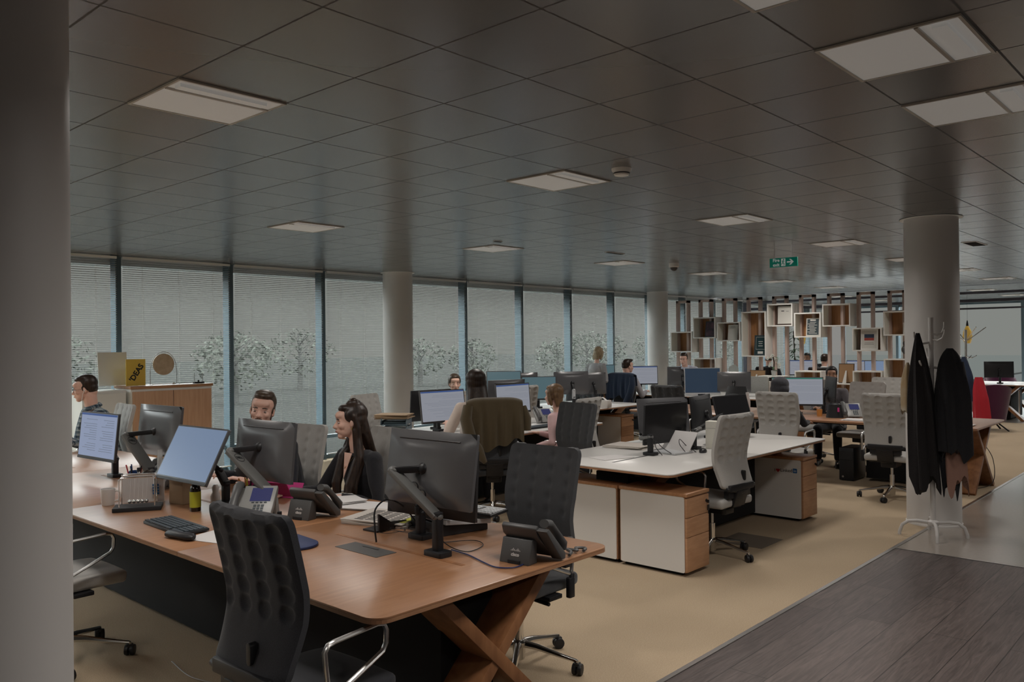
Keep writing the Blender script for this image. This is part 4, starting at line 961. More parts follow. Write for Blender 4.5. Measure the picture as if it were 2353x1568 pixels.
def person(label, loc, heading, skin='skin', hair='h_brown', style='short', top='navy', seated=True, lean=8, curve=10, head=(0, 0, 0), wl=None, wr=None, scale=1., near=False, female=False, sleeve=1., group='people at the desks', trousers='trousers', face=True, stat=1., poleL=None, poleR=None, beard=False, curl=.55, hx=0., legs=None, hv=1.):
    t = thing('person', loc, math.radians(heading), label, 'person', group); t.scale = (scale,)*3
    z0 = .555 if seated else .93; P = V((0, 0, z0)); th = math.radians(lean)
    sw = .165 if female else .192
    # spine: two bends
    def spine(s):
        a = th; q = P.copy(); n = 10
        for i in range(n):
            ds = s/n; a = th+math.radians(curve)*(i/n)*(s/.5); q = q+V((math.sin(a), 0, math.cos(a)))*ds
        return q, a
    SH, a_sh = spine(.47); NB, _ = spine(.53); up = V((math.sin(a_sh), 0, math.cos(a_sh)))
    yaw, pit, rol = (math.radians(v) for v in head)
    HR = Matrix.Rotation(yaw, 4, 'Z') @ Matrix.Rotation(pit, 4, 'Y') @ Matrix.Rotation(rol, 4, 'X')
    neck_dir = (up*.6+V((.35, 0, .8))+HR @ V((0, 0, .3))).normalized()
    HC_ = NB+neck_dir*.066+HR @ V((.025+hx, 0, .115))
    vox = .0052 if near else .0085
    body = MB(); S_ = [spine(s)[0] for s in (-.06, .06, .16, .27, .38, .46, .51)]
    if female: W_ = [(.165, .105), (.150, .10), (.118, .085), (.128, .098), (.140, .105), (.135, .072), (.06, .05)]
    else: W_ = [(.165, .11), (.155, .105), (.145, .10), (.160, .11), (.178, .115), (.165, .085), (.07, .055)]
    body.tube(S_, [(a*.93, b*.93) for a, b in W_], 20)
    # head in its own frame
    T = Matrix.Translation(HC_) @ HR
    h = lambda c, r, M_=None, seg=16, n=10: body.ell(T @ V(c), r, seg, M=(HR @ M_ if M_ else HR), n=n)
    fw = .92 if female else 1.
    h((-.022, 0, .028), (.092, .074, .086)); h((.012, 0, -.020), (.072, .062*fw, .085)); h((.030, 0, -.062), (.050, .050*fw, .042)); h((.058, 0, -.092), (.026, .024*fw, .020))
    h((.052, 0, .042), (.036, .052, .030)); h((.068, 0, .012), (.016, .043*fw, .0085)); h((.050, .036, -.026), (.026, .022, .022)); h((.050, -.036, -.026), (.026, .022, .022))
    h((.072, 0, -.058), (.018, .026, .019)); h((-.06, 0, -.04), (.045, .055, .05))
    for s in (-1, 1): h((-.012, s*.071*(.97 if female else 1), -.012), (.017, .006, .029), Matrix.Rotation(s*.35, 4, 'Z')); h((-.006, s*.066, -.03), (.010, .006, .012))
    ns = [T @ V(p) for p in ((.072, 0, .008), (.086, 0, -.012), (.098, 0, -.030))]; limb(body, ns, [.0085, .0095, .0125], 10)
    h((.086, .011, -.034), (.011, .0075, .007)); h((.086, -.011, -.034), (.011, .0075, .007))
    for zz, xx in ((-.056, .086), (-.067, .083)): h((xx, 0, zz), (.0075, .021, .0045))
    limb(body, [NB-up*.05, NB+neck_dir*.03, HC_+HR @ V((-.035, 0, -.07))], [.062 if not female else .052, .056 if not female else .045, .058 if not female else .046], 14)
    # arms
    UA, FA = .285, .255
    arms = {}
    for s, wt, pole in ((1, wl, poleL), (-1, wr, poleR)):
        sh = SH+V((0, s*sw, -.015)) ; wt = V(wt) if wt else SH+V((.10, s*.24, -.50))
        el, wr_ = ik(sh, wt, UA, FA, V(pole) if pole else V((-.35, s*.5, -1)))
        arms[s] = (sh, el, wr_)
        limb(body, [sh-V((0, s*.05, 0)), sh, sh+(el-sh)*.5, el, el+(wr_-el)*.35, wr_], [.052, .052, .044, .037, .036, .024] if not female else [.046, .045, .037, .031, .031, .021], 12)
        d = (wr_-el).normalized(); d = (d+V((0, -s*.15, -.12))).normalized(); hand(body, wr_, d, V((0, 0, 1)) if abs(d.z) < .8 else V((1, 0, 0)), 1 if s < 0 else -1, curl, .94 if female else 1.0)
    # legs
    feet = []
    for s in (1, -1):
        hp = P+V((.02, s*.09, -.05))
        if seated:
            kn = V(legs[0 if s > 0 else 1][0]) if legs else V((.42, s*.13, .50)); an = V(legs[0 if s > 0 else 1][1]) if legs else V((.40, s*.13, .09))
        else: kn = V((.03, s*.10, .49)); an = V((0, s*.10, .09))
        limb(body, [hp, hp+(kn-hp)*.5, kn, kn+(an-kn)*.35, an], [.082, .072, .055, .052, .035], 12); feet.append((hp, kn, an, s))
        limb(body, [an, an+V((.02, 0, -.05)), an+V((.13, s*.02, -.065))], [.034, .034, .022], 10)
    remesh(body, vox, 'body', M[skin], t, 5 if near else 3)
    # eyes, brows, lips
    if face:
        for s in (-1, 1):
            e_ = MB().ell(T @ V((.0685, s*.031*fw, -.003)), (.0105, .0115, .0034), 14, M=HR).done('eye', M['eyew'], t, smooth=True)
            MB().ell(T @ V((.0768, s*.031*fw+.001, -.003)), (.0028, .0046, .0032), 10, M=HR).done('iris', M['iris'], e_, smooth=True)
            MB().tube([T @ V(p) for p in ((.0795, s*.014, .0175), (.0795, s*.030, .0215), (.068, s*.048, .0165))], [(.0022, .0034), (.0026, .0036), (.0015, .002)], 8).done('eyebrow', M[hair], t, smooth=True)
        MB().tube([T @ V(p) for p in ((.079, -.021, -.0615), (.0925, -.008, -.0595), (.0925, .008, -.0595), (.079, .021, -.0615))], [(.001, .002), (.0028, .005), (.0028, .005), (.001, .002)], 8).done('lips', M['lip' if female else 'lipm'], t, smooth=True)
    # hair
    hb = MB(); g = lambda c, r, M_=None: hb.ell(T @ V(c), (r[0]*(1+(hv-1)*.5), r[1]*hv, r[2]*(1+(hv-1)*.4)), 18, M=(HR @ M_ if M_ else HR))
    if style in ('short', 'quiff', 'bald'):
        if style != 'bald':
            g((-.038, 0, .047), (.087, .078, .079)); g((-.062, 0, .0), (.054, .072, .066)); g((.012, 0, .090), (.054, .058, .028)); g((-.020, 0, .098), (.062, .064, .030))
            for s in (-1, 1): g((-.022, s*.062, .020), (.030, .0145, .045)); g((.006, s*.0625, .006), (.010, .0095, .026))
            if style == 'quiff': g((.052, .008, .105), (.034, .050, .022), Matrix.Rotation(-.3, 4, 'Y')); g((.020, 0, .108), (.05, .055, .022))
        else:
            g((-.062, 0, -.005), (.050, .070, .045))
            for s in (-1, 1): g((-.025, s*.064, .005), (.026, .0125, .030))
    elif style in ('long', 'bun', 'bob', 'pony', 'up'):
        g((-.036, 0, .044), (.092, .082, .082)); g((-.060, 0, .0), (.060, .080, .078)); g((.010, 0, .084), (.056, .058, .032))
        for s in (-1, 1): g((-.008, s*.062, .034), (.044, .017, .044))
        if style == 'bob':
            for s in (-1, 1): limb(hb, [T @ V((.012, s*.068, .03)), T @ V((.006, s*.079, -.05)), T @ V((-.005, s*.074, -.105))], [.026, .028, .018])
            hb.tube([T @ V((-.05, 0, .03)), T @ V((-.066, 0, -.06)), T @ V((-.062, 0, -.135))], [(.075, .045), (.082, .040), (.066, .022)], 18)
        if style in ('long', 'bun'):
            for s in (-1, 1):
                e1 = SH+V((.060, s*.090, .00)) ; e2 = SH+V((.125, s*.080, -.17)) ; e3 = SH+V((.135, s*.065, -.30))
                if style == 'long': e1, e2, e3 = SH+V((-.05, s*.09, .0)), SH+V((-.11, s*.085, -.08)), SH+V((-.125, s*.07, -.13))
                limb(hb, [T @ V((-.030, s*.071, .03)), T @ V((-.044, s*.074, -.05)), T @ V((-.040, s*.070, -.115)), e1, e2, e3], [.018, .022, .026, .036, .034, .012])
                for j in range(5):
                    o1 = V((random.uniform(-.02, .02), random.uniform(-.03, .03), 0)); limb(hb, [T @ V((-.02, s*.072, -.06)), e1+o1, e2+o1*1.3, e3+o1*1.8+V((0, 0, random.uniform(-.05, .02)))], [.016, .016, .013, .004], 8)
            hb.tube([T @ V((-.06, 0, .02)), T @ V((-.072, 0, -.07)), NB+V((-.075, 0, -.02)), SH+V((-.115, 0, -.08)), SH+V((-.13, 0, -.17))], [(.072*hv, .045), (.080*hv, .044), (.088*hv, .036), (.10*hv, .03), (.07, .012)], 18)
            if style == 'bun':
                for c in ((-.050, .018, .118), (-.062, -.022, .112), (-.035, -.006, .130), (-.075, 0, .098), (-.02, .012, .118)): g(c, (.028, .024, .020))
        if style == 'pony':
            hb.tube([T @ V((-.09, 0, .02)), T @ V((-.12, 0, -.03)), T @ V((-.105, 0, -.12)), T @ V((-.09, 0, -.20))], [.022, .034, .030, .010], 12)
        if style == 'up': g((-.10, 0, -.02), (.032, .036, .034)); limb(hb, [T @ V((-.01, -.070, .0)), T @ V((-.005, -.074, -.06)), T @ V((0, -.070, -.11))], [.012, .010, .005], 8)
    elif style == 'hood':
        g((-.035, 0, .030), (.112, .112, .100)); g((-.045, 0, -.03), (.105, .118, .095)); hb.tube([T @ V((-.03, 0, -.02)), NB+V((-.01, 0, .05)), SH+V((-.02, 0, .0)), SH+V((-.06, 0, -.10))], [(.085, .08), (.092, .085), (.17, .10), (.15, .10)], 20)
    if style == 'hood': remesh(hb, .008, 'headscarf', CL['hood'], t, 6)
    else: remesh(hb, .0058 if near else .008, 'hair', M[hair], t, 3)
    if beard:
        bb = MB(); k_ = lambda c, r: bb.ell(T @ V(c), r, 12, M=HR)
        k_((.034, 0, -.070), (.049, .051, .036)); k_((.058, 0, -.094), (.028, .028, .021)); k_((.084, 0, -.0485), (.010, .024, .0045))
        for s in (-1, 1): k_((.000, s*.0605, -.035), (.020, .006, .030)); k_((.083, s*.022, -.062), (.008, .006, .012))
        remesh(bb, .0055, 'beard', mat('stubble', (.12, .062, .042), .8), t, 2)
    # clothes
    cl = MB(); cl.tube([p+V((0, 0, -.01)) if i == 0 else p for i, p in enumerate(S_)], [(a*1.07+.006, b*1.09+.008) for a, b in W_[:-1]]+[(.075, .060) if not female else (.066, .055)], 24)
    for s in (1, -1):
        sh, el, w_ = arms[s]; f = sleeve; k = 1.0 if not female else .88
        ce = el+(w_-el)*.94 if f >= 1 else (sh+(el-sh)*(f*1.5) if f < .66 else el+(w_-el)*(f-.66)/.34)
        P_ = [sh-V((0, s*.07, -.012)), sh+V((0, 0, .004)), sh+(el-sh)*.5, el, el+(ce-el)*.5, ce] if f > .66 else [sh-V((0, s*.07, -.012)), sh+V((0, 0, .004)), sh+(ce-sh)*.5, ce]
        R_ = [.062, .066, .060, .052, .047, .034] if f > .66 else [.062, .066, .062, .060]
        cl.tube(P_, [r*k for r in R_], 14)
        for p, r in zip(P_[:-1], R_): cl.ell(p, (r*k*.98,)*3, 14, n=8)
    tp = remesh(cl, .0075 if near else .010, 'top', CL[top], t, 4)
    if top in ('plaid', 'blue', 'lightgrey', 'navy', 'white'):
        c_ = MB(); nb = NB+V((0, 0, -.012))
        c_.tube([nb+V((.068*math.cos(a)*1.0+.0, .070*math.sin(a), .018-.022*math.cos(a))) for a in [2*PI*i/20 for i in range(20)]], (.008, .020), 8, closed=True); c_.done('collar', CL[top], tp, smooth=True)
    tr = MB()
    for hp, kn, an, s in feet: limb(tr, [hp+V((-.03, -s*.02, .03)), hp+(kn-hp)*.5, kn, kn+(an-kn)*.5, an+V((0, 0, .02))], [.108, .088, .068, .060, .050], 14)
    tr.ell(P+V((-.01, 0, -.02)), (.125, .175, .10), 16)
    remesh(tr, .011, 'trousers', CL[trousers], t, 4)
    for hp, kn, an, s in feet:
        sh_ = MB(); limb(sh_, [an+V((-.02, 0, -.05)), an+V((.03, s*.005, -.052)), an+V((.11, s*.015, -.062)), an+V((.165, s*.02, -.066))], [.036, .038, .032, .022], 12); sh_.box((an.x+.06, an.y+s*.008, an.z-.083), (.24, .07, .014))
        remesh(sh_, .009, 'shoe', M['shoe'], t, 3)
    t['_T'] = 0; del t['_T']
    return t, dict(T=T, HR=HR, arms=arms, NB=NB, SH=SH, spine=spine)

# 1 man in checked shirt at far left
p, I = person('man with earphones and glasses in a dark checked shirt beside the left pillar', (3.16, 8.08, 0), 176, 'skin', 'h_brown', 'short', 'plaid', lean=10, curve=10, head=(-22, 10, 0), wl=(.42, .18, .80), wr=(.40, -.12, .80), near=True, scale=1.03)
T = I['T']; gl = MB()
for s in (-1, 1):
    gl.tube([T @ V((.088, s*.031+.019*math.cos(a*PI/8), -.003+.014*math.sin(a*PI/8))) for a in range(16)], .0014, 6, closed=True); gl.tube([T @ V((.088, s*.050, .002)), T @ V((-.005, s*.072, .002))], .0013, 6)
gl.tube([T @ V((.090, -.012, 0)), T @ V((.090, .012, 0))], .0014, 6); gl.done('glasses', M['ink'], p)
MB().tube([T @ V(q) for q in ((-.008, .077, -.016), (.012, .078, -.045), (.03, .07, -.10), (.02, .06, -.16))], .0022, 6).ell(T @ V((-.006, .077, -.014)), (.006, .006, .008), 8).done('earphones', M['white'], p)
# 2 bearded man in dark sweater
p, I = person('bearded man in a dark sweater leaning forward, looking down behind a monitor', (3.10, 4.90, 0), 190, 'skin', 'h_mid', 'short', 'navy', lean=16, curve=16, head=(38, 2, -8), wl=(.42, .12, .79), wr=(.36, -.25, .79), near=True, beard=True, scale=1.02)
# 3 woman in black
p, I = person('woman in a black top with very long dark hair and a watch, in profile', (3.20, 4.155, 0), 178, 'skin2', 'h_brown', 'bun', 'black', lean=4, curve=12, head=(-28, 4, 3), wl=(.30, .10, .79), wr=(.44, -.28, .79), near=True, female=True, scale=.945)
T = I['T']; sh, el, wr_ = I['arms'][1]
for s_a, nm, m_, rr, f in ((1, 'watch', 'ink', .0065, .93), (1, 'bracelet', 'gold', .0045, .86)):
    sh, el, wr_ = I['arms'][s_a]; c = el+(wr_-el)*f; d = (wr_-el).normalized(); x = d.cross(V((0, 0, 1))).normalized(); y = d.cross(x)
    MB().tube([c+x*.028*math.cos(a*PI/8)+y*.026*math.sin(a*PI/8) for a in range(16)], rr, 6, closed=True).done(nm, M[m_], p, smooth=True)
MB().ell(T @ V((-.004, .076, -.048)), (.004, .004, .010), 8).done('earring', M['gold'], p)
SHp = I['SH']
MB().tube([SHp+V(q) for q in ((.0, .055, .06), (.075, .04, .0), (.115, .0, -.07), (.075, -.04, .0), (.0, -.055, .06))], .0018, 6).done('necklace', M['gold'], p)
ck = MB(); ck.prism([(-.042, .05), (.042, .05), (.0, -.115)], 0, .004, Matrix.Translation(SHp+V((.094, 0, -.02))) @ Matrix.Rotation(math.radians(-14), 4, 'Y') @ Matrix(((0, 0, 1, 0), (1, 0, 0, 0), (0, 1, 0, 0), (0, 0, 0, 1)))); ck.done('neckline', M['skin2'], p, smooth=True)
# 4..14 others
person('woman in a beige blouse with dark hair seen from behind, olive jacket on her chair', (5.70, 5.62, 0), 55, 'skin2', 'h_brown', 'long', 'beige', lean=18, curve=16, head=(5, 8, 0), hv=1.22, scale=1.05, wl=(.44, .26, .80), wr=(.42, -.15, .80), female=True, sleeve=.62, face=False)
person('woman with tied back hair and patterned top facing the camera behind the bright screens', (6.93, 7.42, 0), -96, 'skin2', 'h_mid', 'pony', 'pattern', lean=10, curve=10, head=(-28, 4, 0), wl=(.40, .16, .80), wr=(.40, -.16, .80), female=True, scale=.95)
person('person with blonde bobbed hair and pink blouse seen from behind', (6.50, 5.22, 0), 104, 'skin2', 'h_ginger', 'bob', 'pink', hv=1.14, lean=6, curve=8, head=(0, 6, 0), wl=(.26, .24, .68), wr=(.40, -.12, .80), female=True, face=False, scale=.90)
person('woman with blonde shoulder length hair and grey cardigan standing by the windows', (11.36, 8.46, 0), -2, 'skin2', 'h_blond', 'bob', 'grey', seated=False, lean=4, curve=6, head=(-10, 14, 0), wl=(.26, .08, 1.12), wr=(.28, -.10, 1.08), female=True, scale=.91)
person('man in a pale grey shirt seen from behind, navy jacket on his chair', (11.76, 8.17, 0), 0, 'skin', 'h_brown', 'quiff', 'lightgrey', lean=8, curve=10, head=(-28, 4, 0), wl=(.42, .15, .80), wr=(.44, -.20, .80), face=False)
person('man in a pale blue shirt leaning over a far desk in front of the shelving', (13.50, 7.78, 0), 186, 'skin', 'h_brown', 'short', 'blue', seated=False, lean=36, curve=24, head=(8, 12, 0), wl=(.52, .22, .83), wr=(.50, -.20, .83), scale=.93)
person('person in a dark headscarf and black top seen from behind on a light grey chair', (8.80, 4.02, 0), 8, 'skin3', 'h_black', 'hood', 'black', lean=8, curve=10, head=(0, 4, 0), wl=(.40, .14, .80), wr=(.52, -.24, .79), female=True, face=False, legs=(((.40, .13, .50), (.38, .13, .09)), ((.44, -.16, .50), (.52, -.20, .09))), scale=.91)
person('dark haired woman in a grey purple cardigan half hidden by a monitor edge', (11.25, 4.33, 0), 190, 'skin3', 'h_black', 'pony', 'purple', lean=6, curve=6, head=(12, 4, 0), wl=(.38, .16, .80), wr=(.38, -.16, .80), female=True, scale=.95)
person('man with thinning grey hair and black top seen from behind through the shelving', (17.1, 8.0, 0), 20, 'skin', 'h_mid', 'bald', 'navy', lean=4, curve=8, head=(10, 4, 0), face=False)
person('man in a white shirt seen from behind through the shelving', (17.2, 6.82, 0), 8, 'skin', 'h_brown', 'short', 'white', lean=4, curve=8, head=(-14, 4, 0), face=False)
person('person with dark hair showing above a screen behind the shelving', (19.2, 7.95, 0), 180, 'skin3', 'h_black', 'short', 'black', lean=6, curve=6, head=(0, 8, 0))
chair(17.08, 8.0, 20, 'darkblue', 'dark chair of the man in black beyond the shelving'); chair(17.15, 6.82, 8, 'dark', 'dark chair of the man in white beyond the shelving'); chair(19.3, 7.95, 180, 'darkblue', 'chair beyond the screens behind the shelving')
# ================================================================ jackets over chairs
def draped(cx, cy, deg, m, label, zb=.72, wid=.27, seed=1, tail=1):
    t = thing('jacket', (cx, cy, 0), math.radians(deg), label, 'jacket', 'jackets over chair backs'); rnd = random.Random(seed); ph = [rnd.uniform(0, 6) for _ in range(5)]
    zt = 1.135
    def fn(u, v):
        a = 2*u-1
        if v < .25: f = v/.25; x = -.165-.03*f; z = .93+(zt-.93)*f
        elif v < .35: f = (v-.25)/.1; x = -.195-.115*f; z = zt+.018*math.sin(PI*f)
        else: f = (v-.35)/.65; x = -.31-.035*f-.02*math.sin(f*PI); z = zt-(zt-zb+.05*math.sin(2.5*a+ph[0])+.02*math.sin(9*a+ph[1]))*f
        fold = (.010*math.sin(13*a+ph[2]+2*v)+.006*math.sin(23*a+ph[3]))*min(1, max(0, v-.3)*2.4)
        w = wid*(1+.10*max(0, v-.35)-.06*abs(v-.3))
        sl = .03*abs(a)**5
        return (x-fold-.0, a*w, z-sl*(1 if v > .2 else 0))
    MB().sheet(fn, 40, 44, .012).done('cloth', m, t, smooth=True)
    if tail:
        s = tail
        MB().tube([(-.30, s*.25, 1.08), (-.335, s*.275, .96), (-.35, s*.24, .80), (-.36, s*.17, .66), (-.36, s*.10, .56)], [(.045, .05), (.055, .06), (.058, .06), (.060, .05), (.020, .02)], 16).done('sleeve', m, t, smooth=True)
        MB().tube([(-.24, -s*.27, 1.06), (-.27, -s*.30, .95), (-.29, -s*.30, .84)], [(.035, .045), (.045, .05), (.04, .04)], 14).done('sleeve', m, t, smooth=True)
    return t
draped(5.72, 5.50, 50, M['olive'], 'olive brown jacket draped over the dark chair of the woman in beige', .72, .262, 1, 1)
draped(11.75, 8.0, 0, M['navy'], 'navy jacket draped over the chair of the man in the pale grey shirt', .70, .27, 6, -1)
# ================================================================ things on the desks
Z = .7305
M['cer'] = mat('white_ceramic', (.62, .59, .56), .3, coat=.3); M['card'] = mat('cardboard', (.34, .24, .15), .85); M['paper'] = mat('paper', (.60, .58, .57), .8); M['news'] = mat('newsprint', (.48, .44, .40), .9)
M['mouse'] = mat('mouse_black', (.015, .015, .017), .35); M['key'] = mat('key_grey', (.055, .07, .08), .5); M['kb'] = mat('keyboard_black', (.012, .013, .015), .5)
M['gelblue'] = mat('navy_gel_pad', (.010, .022, .085), .5); M['pinkf'] = mat('bright_pink_card', (.50, .035, .20), .6); M['pengreen'] = mat('green_plastic', (.02, .22, .13), .4); M['penblue'] = mat('blue_plastic', (.01, .045, .16), .4)
M['orange'] = mat('orange_card', (.55, .22, .05), .6); M['ylabel'] = mat('yellow_green_label', (.42, .42, .03), .55); M['bottle'] = mat('dark_brown_glass', (.012, .007, .004), .12, coat=.5); M['clear'] = mat('clear_plastic', (.8, .82, .82), .1, trans=.7, alpha=.55)
M['phone'] = mat('phone_grey', (.075, .075, .075), .42); M['phones'] = mat('phone_silver', (.26, .26, .25), .38); M['lcd'] = mat('phone_lcd', (.01, .01, .02), .2, emit=(.05, .055, .16), es=.5); M['whitep'] = mat('white_plastic', (.62, .6, .58), .4)
def keyboard(loc, deg, label, tray=None, m='kb', k='key'):
    t = thing('keyboard', loc, math.radians(deg), label, 'keyboard', 'keyboards on the desks')
    MB().box((0, 0, .010), (.150, .445, .014), ry=math.radians(2)).done('case', M[m], t, bev=.003)
    q = MB()
    for r in range(6):
        for c in range(21):
            if c in (15, 19) and r > 0 and c == 15: continue
            q.box((-.060+.0235*r+(.004 if r == 5 else 0), -.205+.0205*c, .0195+.001*r*0), (.0175, .0165, .006))
    q.done('keys', M[k], t); return t
kb_ = keyboard((1.93, 4.10, Z), 178, 'black keyboard with grey keys on the foreground desk, left of the charcoal chair')
def mouse(loc, deg, label): 
    t = thing('mouse', loc, math.radians(deg), label, 'mouse', 'computer mice'); MB().ell((0, 0, .010), (.055, .032, .026), 18).done('shell', M['mouse'], t, smooth=True)
    MB().tube([(.0, 0, .0375), (.03, 0, .034)], .0035, 6).done('wheel', M['greyp'], t); return t
mouse((2.05, 3.80, Z), 60, 'black mouse lying beside the keyboard with grey keys')
mouse((6.13, 3.45, Z), 200, 'large black mouse on the near white desk below the black screen')
t = thing('wrist_rest', (1.83, 3.84, Z), math.radians(100), 'short black padded wrist rest at the edge of the foreground desk', 'wrist rest'); MB().tube([(-.10, 0, .016), (-.08, 0, .018), (0, 0, .018), (.08, .0, .018), (.10, 0, .016)], [(.012, .010), (.030, .018), (.028, .017), (.030, .018), (.012, .010)], 14).done('pad', M['blackp'], t, smooth=True)
t = thing('mouse_mat', (2.12, 3.34, Z), math.radians(-95), 'navy blue mouse mat with rounded end behind the charcoal chair', 'mouse mat')
MB().prism([(-.12, -.10), (-.12, .10)]+[(.05+.10*math.sin(a), .10*math.cos(a)) for a in [PI*i/16 for i in range(17)]], 0, .012).done('mat', M['gelblue'], t, bev=.004)
t = thing('white_sheet', (1.97, 3.72, Z), .3, 'white sheet of paper behind the wrist rest', 'paper', 'loose papers'); MB().box((0, 0, .001), (.20, .28, .002)).done('sheet', M['paper'], t)
# phones
def phone(loc, deg, label, col='phone', screen=True, back=True, tilt=0):
    """face towards +x, back (with maker's mark) towards -x"""
    t = thing('desk_phone', loc, math.radians(deg), label, 'phone', 'desk phones')
    up = .145
    prof_ = [(-.055, 0), (.085, 0), (.095, .012), (-.005, .135), (-.042, .150), (-.072, .143)]
    # stand foot at the back
    st = MB(); st.prism([(-.085, -.0), (-.02, 0), (-.02, .10), (-.055, .10)], -.075, .075, Matrix(((1, 0, 0, 0), (0, 0, 1, 0), (0, 1, 0, 0), (0, 0, 0, 1)))).done('stand', M[col], t, bev=.004)
    MB().prism([(.10, .014), (.092, .032), (-.052, .165), (-.066, .152), (-.055, .118), (.07, .010)], -.10, .075, Matrix(((1, 0, 0, 0), (0, 0, 1, 0), (0, 1, 0, 0), (0, 0, 0, 1)))).done('face', M['phones' if col == 'phones' else 'phone'], t, bev=.004)
    a = math.atan2(.165-.032, -.052-.092); L = Matrix.Translation((.02, -.012, .0995)) @ Matrix.Rotation(PI/2-a+PI/2*0, 4, 'Y')
    nx = V((math.sin(a), 0, -math.cos(a))); nx = nx if nx.z > 0 else -nx; dx = V((math.cos(a), 0, math.sin(a)))
    def onface(f, y): return V((.092, 0, .032))+dx*f+V((0, y, 0))+nx*.0015
    R = Matrix((dx, V((0, 1, 0)), nx)).transposed().to_4x4()
    MB().box((0, 0, 0), (.085, .11, .003), M=None).done('screen', M['lcd'], t).matrix_local = Matrix.Translation(onface(.135, .0)) @ R
    q = MB()
    for r in range(4):
        for c in range(3): q.box((-.035+.017*r, -.02+.020*c, 0), (.011, .014, .004))
    for c in range(4): q.box((.036+.0, -.035+.022*c, 0), (.006, .014, .004))
    q.done('buttons', M['key'], t).matrix_local = Matrix.Translation(onface(.047, .0)) @ R
    hs = MB(); y = .112 if True else 0
    hs.tube([onface(-.002, -.125)+nx*.010, onface(.02, -.125)+nx*.028, onface(.09, -.125)+nx*.034, onface(.165, -.125)+nx*.030, onface(.195, -.125)+nx*.012], [(.020, .014), (.027, .019), (.021, .014), (.027, .019), (.024, .018)], 14)
    hs.done('handset', M[col] if col != 'phones' else M['phone'], t, smooth=True)
    MB().prism([(.085, .006), (.088, .03), (-.045, .155), (-.066, .146), (.055, .006)], -.152, -.10, Matrix(((1, 0, 0, 0), (0, 0, 1, 0), (0, 1, 0, 0), (0, 0, 0, 1)))).done('cradle', M[col], t, bev=.004)
    if back:
        sl_ = math.atan2(.03, .10); Rb = Ry() @ Matrix.Rotation(-0, 4, 'X')
        base = V((-.0735, 0, .040)); RB = Matrix.Rotation(sl_, 4, 'Y') @ Ry()
        text('maker_letters', 'cisco', .020, M['paper'], t, base+V((-.001, 0, -.004)), RB, bold=.0006)
        q = MB()
        for k, h_ in enumerate((.004, .008, .012, .008, .004, .008, .012, .008, .004)): q.box(((k-4)*.0055, h_/2, 0), (.0022, h_, .001))
        q.done('maker_mark', M['paper'], t).matrix_local = Matrix.Translation(base+V((-.0005+.0025, 0, .010))) @ RB
        MB().box((-.084, 0, .007), (.008, .06, .014)).done('cable_notch', M['ink'], t)
    return t
phone((2.62, 2.33, Z), 8, 'grey desk phone seen from behind at the front corner of the foreground desk')
phone((2.52, 3.80, Z), 14, 'grey desk phone seen from behind beside the hands of the woman in black')
phone((2.34, 3.97, Z), 222, 'silver grey desk phone with lit blue display behind the charcoal chair', 'phones', back=False)
phone((2.44, 5.30, Z), 190, 'dark desk phone behind the cardboard box at the left', 'phone', back=False)
phone((7.35, 6.18, Z), 245, 'grey desk phone between the bright screen and the pink sleeve', 'phones', back=False)
phone((10.05, 3.62, Z), 215, 'grey desk phone right of the spreadsheet screen, with papers', 'phones', back=False)
# newton's cradle
t = thing('desktop_pendulum', (2.01, 4.73, Z), math.radians(60), "desktop pendulum toy with dark base and thin metal arches", 'desk toy')
t.scale = (1.15,)*3; MB().box((0, 0, .010), (.12, .22, .020)).done('base', M['ink'], t, bev=.002)
for x in (-.045, .045): MB().tube([(x, -.08, .02), (x, -.08, .155), (x, -.07, .165), (x, .07, .165), (x, .08, .155), (x, .08, .02)], .0028, 8).done('arch', M['chrome'], t, smooth=True)
for k in range(5): 
    b_ = MB().ell((0, (k-2)*.019, .040), (.0095,)*3, 12).done('ball', M['chrome'], t, smooth=True)
    MB().tube([(-.045, (k-2)*.019, .165), (0, (k-2)*.019, .049), (.045, (k-2)*.019, .165)], .0004, 4).done('thread', M['paper'], b_)
def mug(loc, rz, label, r=.041, h=.095, m='cer'):
    t = thing('mug', loc, rz, label, 'mug', 'mugs on the desks')
    MB().lathe([(r*.80, 0), (r*.85, .004), (r, h), (r*.93, h), (r*.8, .012), (.001, .010)], seg=28).done('cup', M[m], t, smooth=True)
    MB().tube([(0, -r*.93, h*.82), (0, -r*1.35, h*.84), (0, -r*1.62, h*.58), (0, -r*1.35, h*.28), (0, -r*.88, h*.22)], .0055, 8).done('handle', M[m], t, smooth=True); return t
mug((1.95, 5.00, Z), 1.1, 'white mug left of the desktop pendulum toy')
mug((5.94, 6.12, Z), .9, 'white mug under the left bright screen of the woman in beige')
mug((2.58, 5.95, Z), .9, 'pale cup near the cabinet, behind the pen holder')
t = thing('desk_calendar', (2.12, 4.92, Z), math.radians(52), 'white card calendar with dark blue squares and orange corner', 'calendar')
MB().box((0, 0, .085), (.006, .235, .17), ry=math.radians(-9)).done('card', M['paper'], t); MB().box((.04, 0, .085), (.005, .225, .165), ry=math.radians(17)).done('back_card', M['paper'], t)
q = MB()
for r in range(4):
    for c in range(2): q.box((0, 0, 0), (.001, .016, .013), M=Matrix.Translation((-.0035, -.066-.020*c, .105-.017*r)))
o = q.done('blue_squares', M['blueink'], t); o.rotation_euler = (0, math.radians(-9), 0); o.location = (.009*0-.0, 0, .0)
o = MB().box((-.0035, -.088, .155), (.001, .026, .022)).done('orange_corner', M['orange'], t); o.rotation_euler = (0, math.radians(-9), 0)
def box(nm, loc, rz, d, m, label, cat='box', bev=.003, g=None):
    t = thing(nm, loc, rz, label, cat, g); MB().box((0, 0, d[2]/2), d).done('body', M[m], t, bev=bev); return t
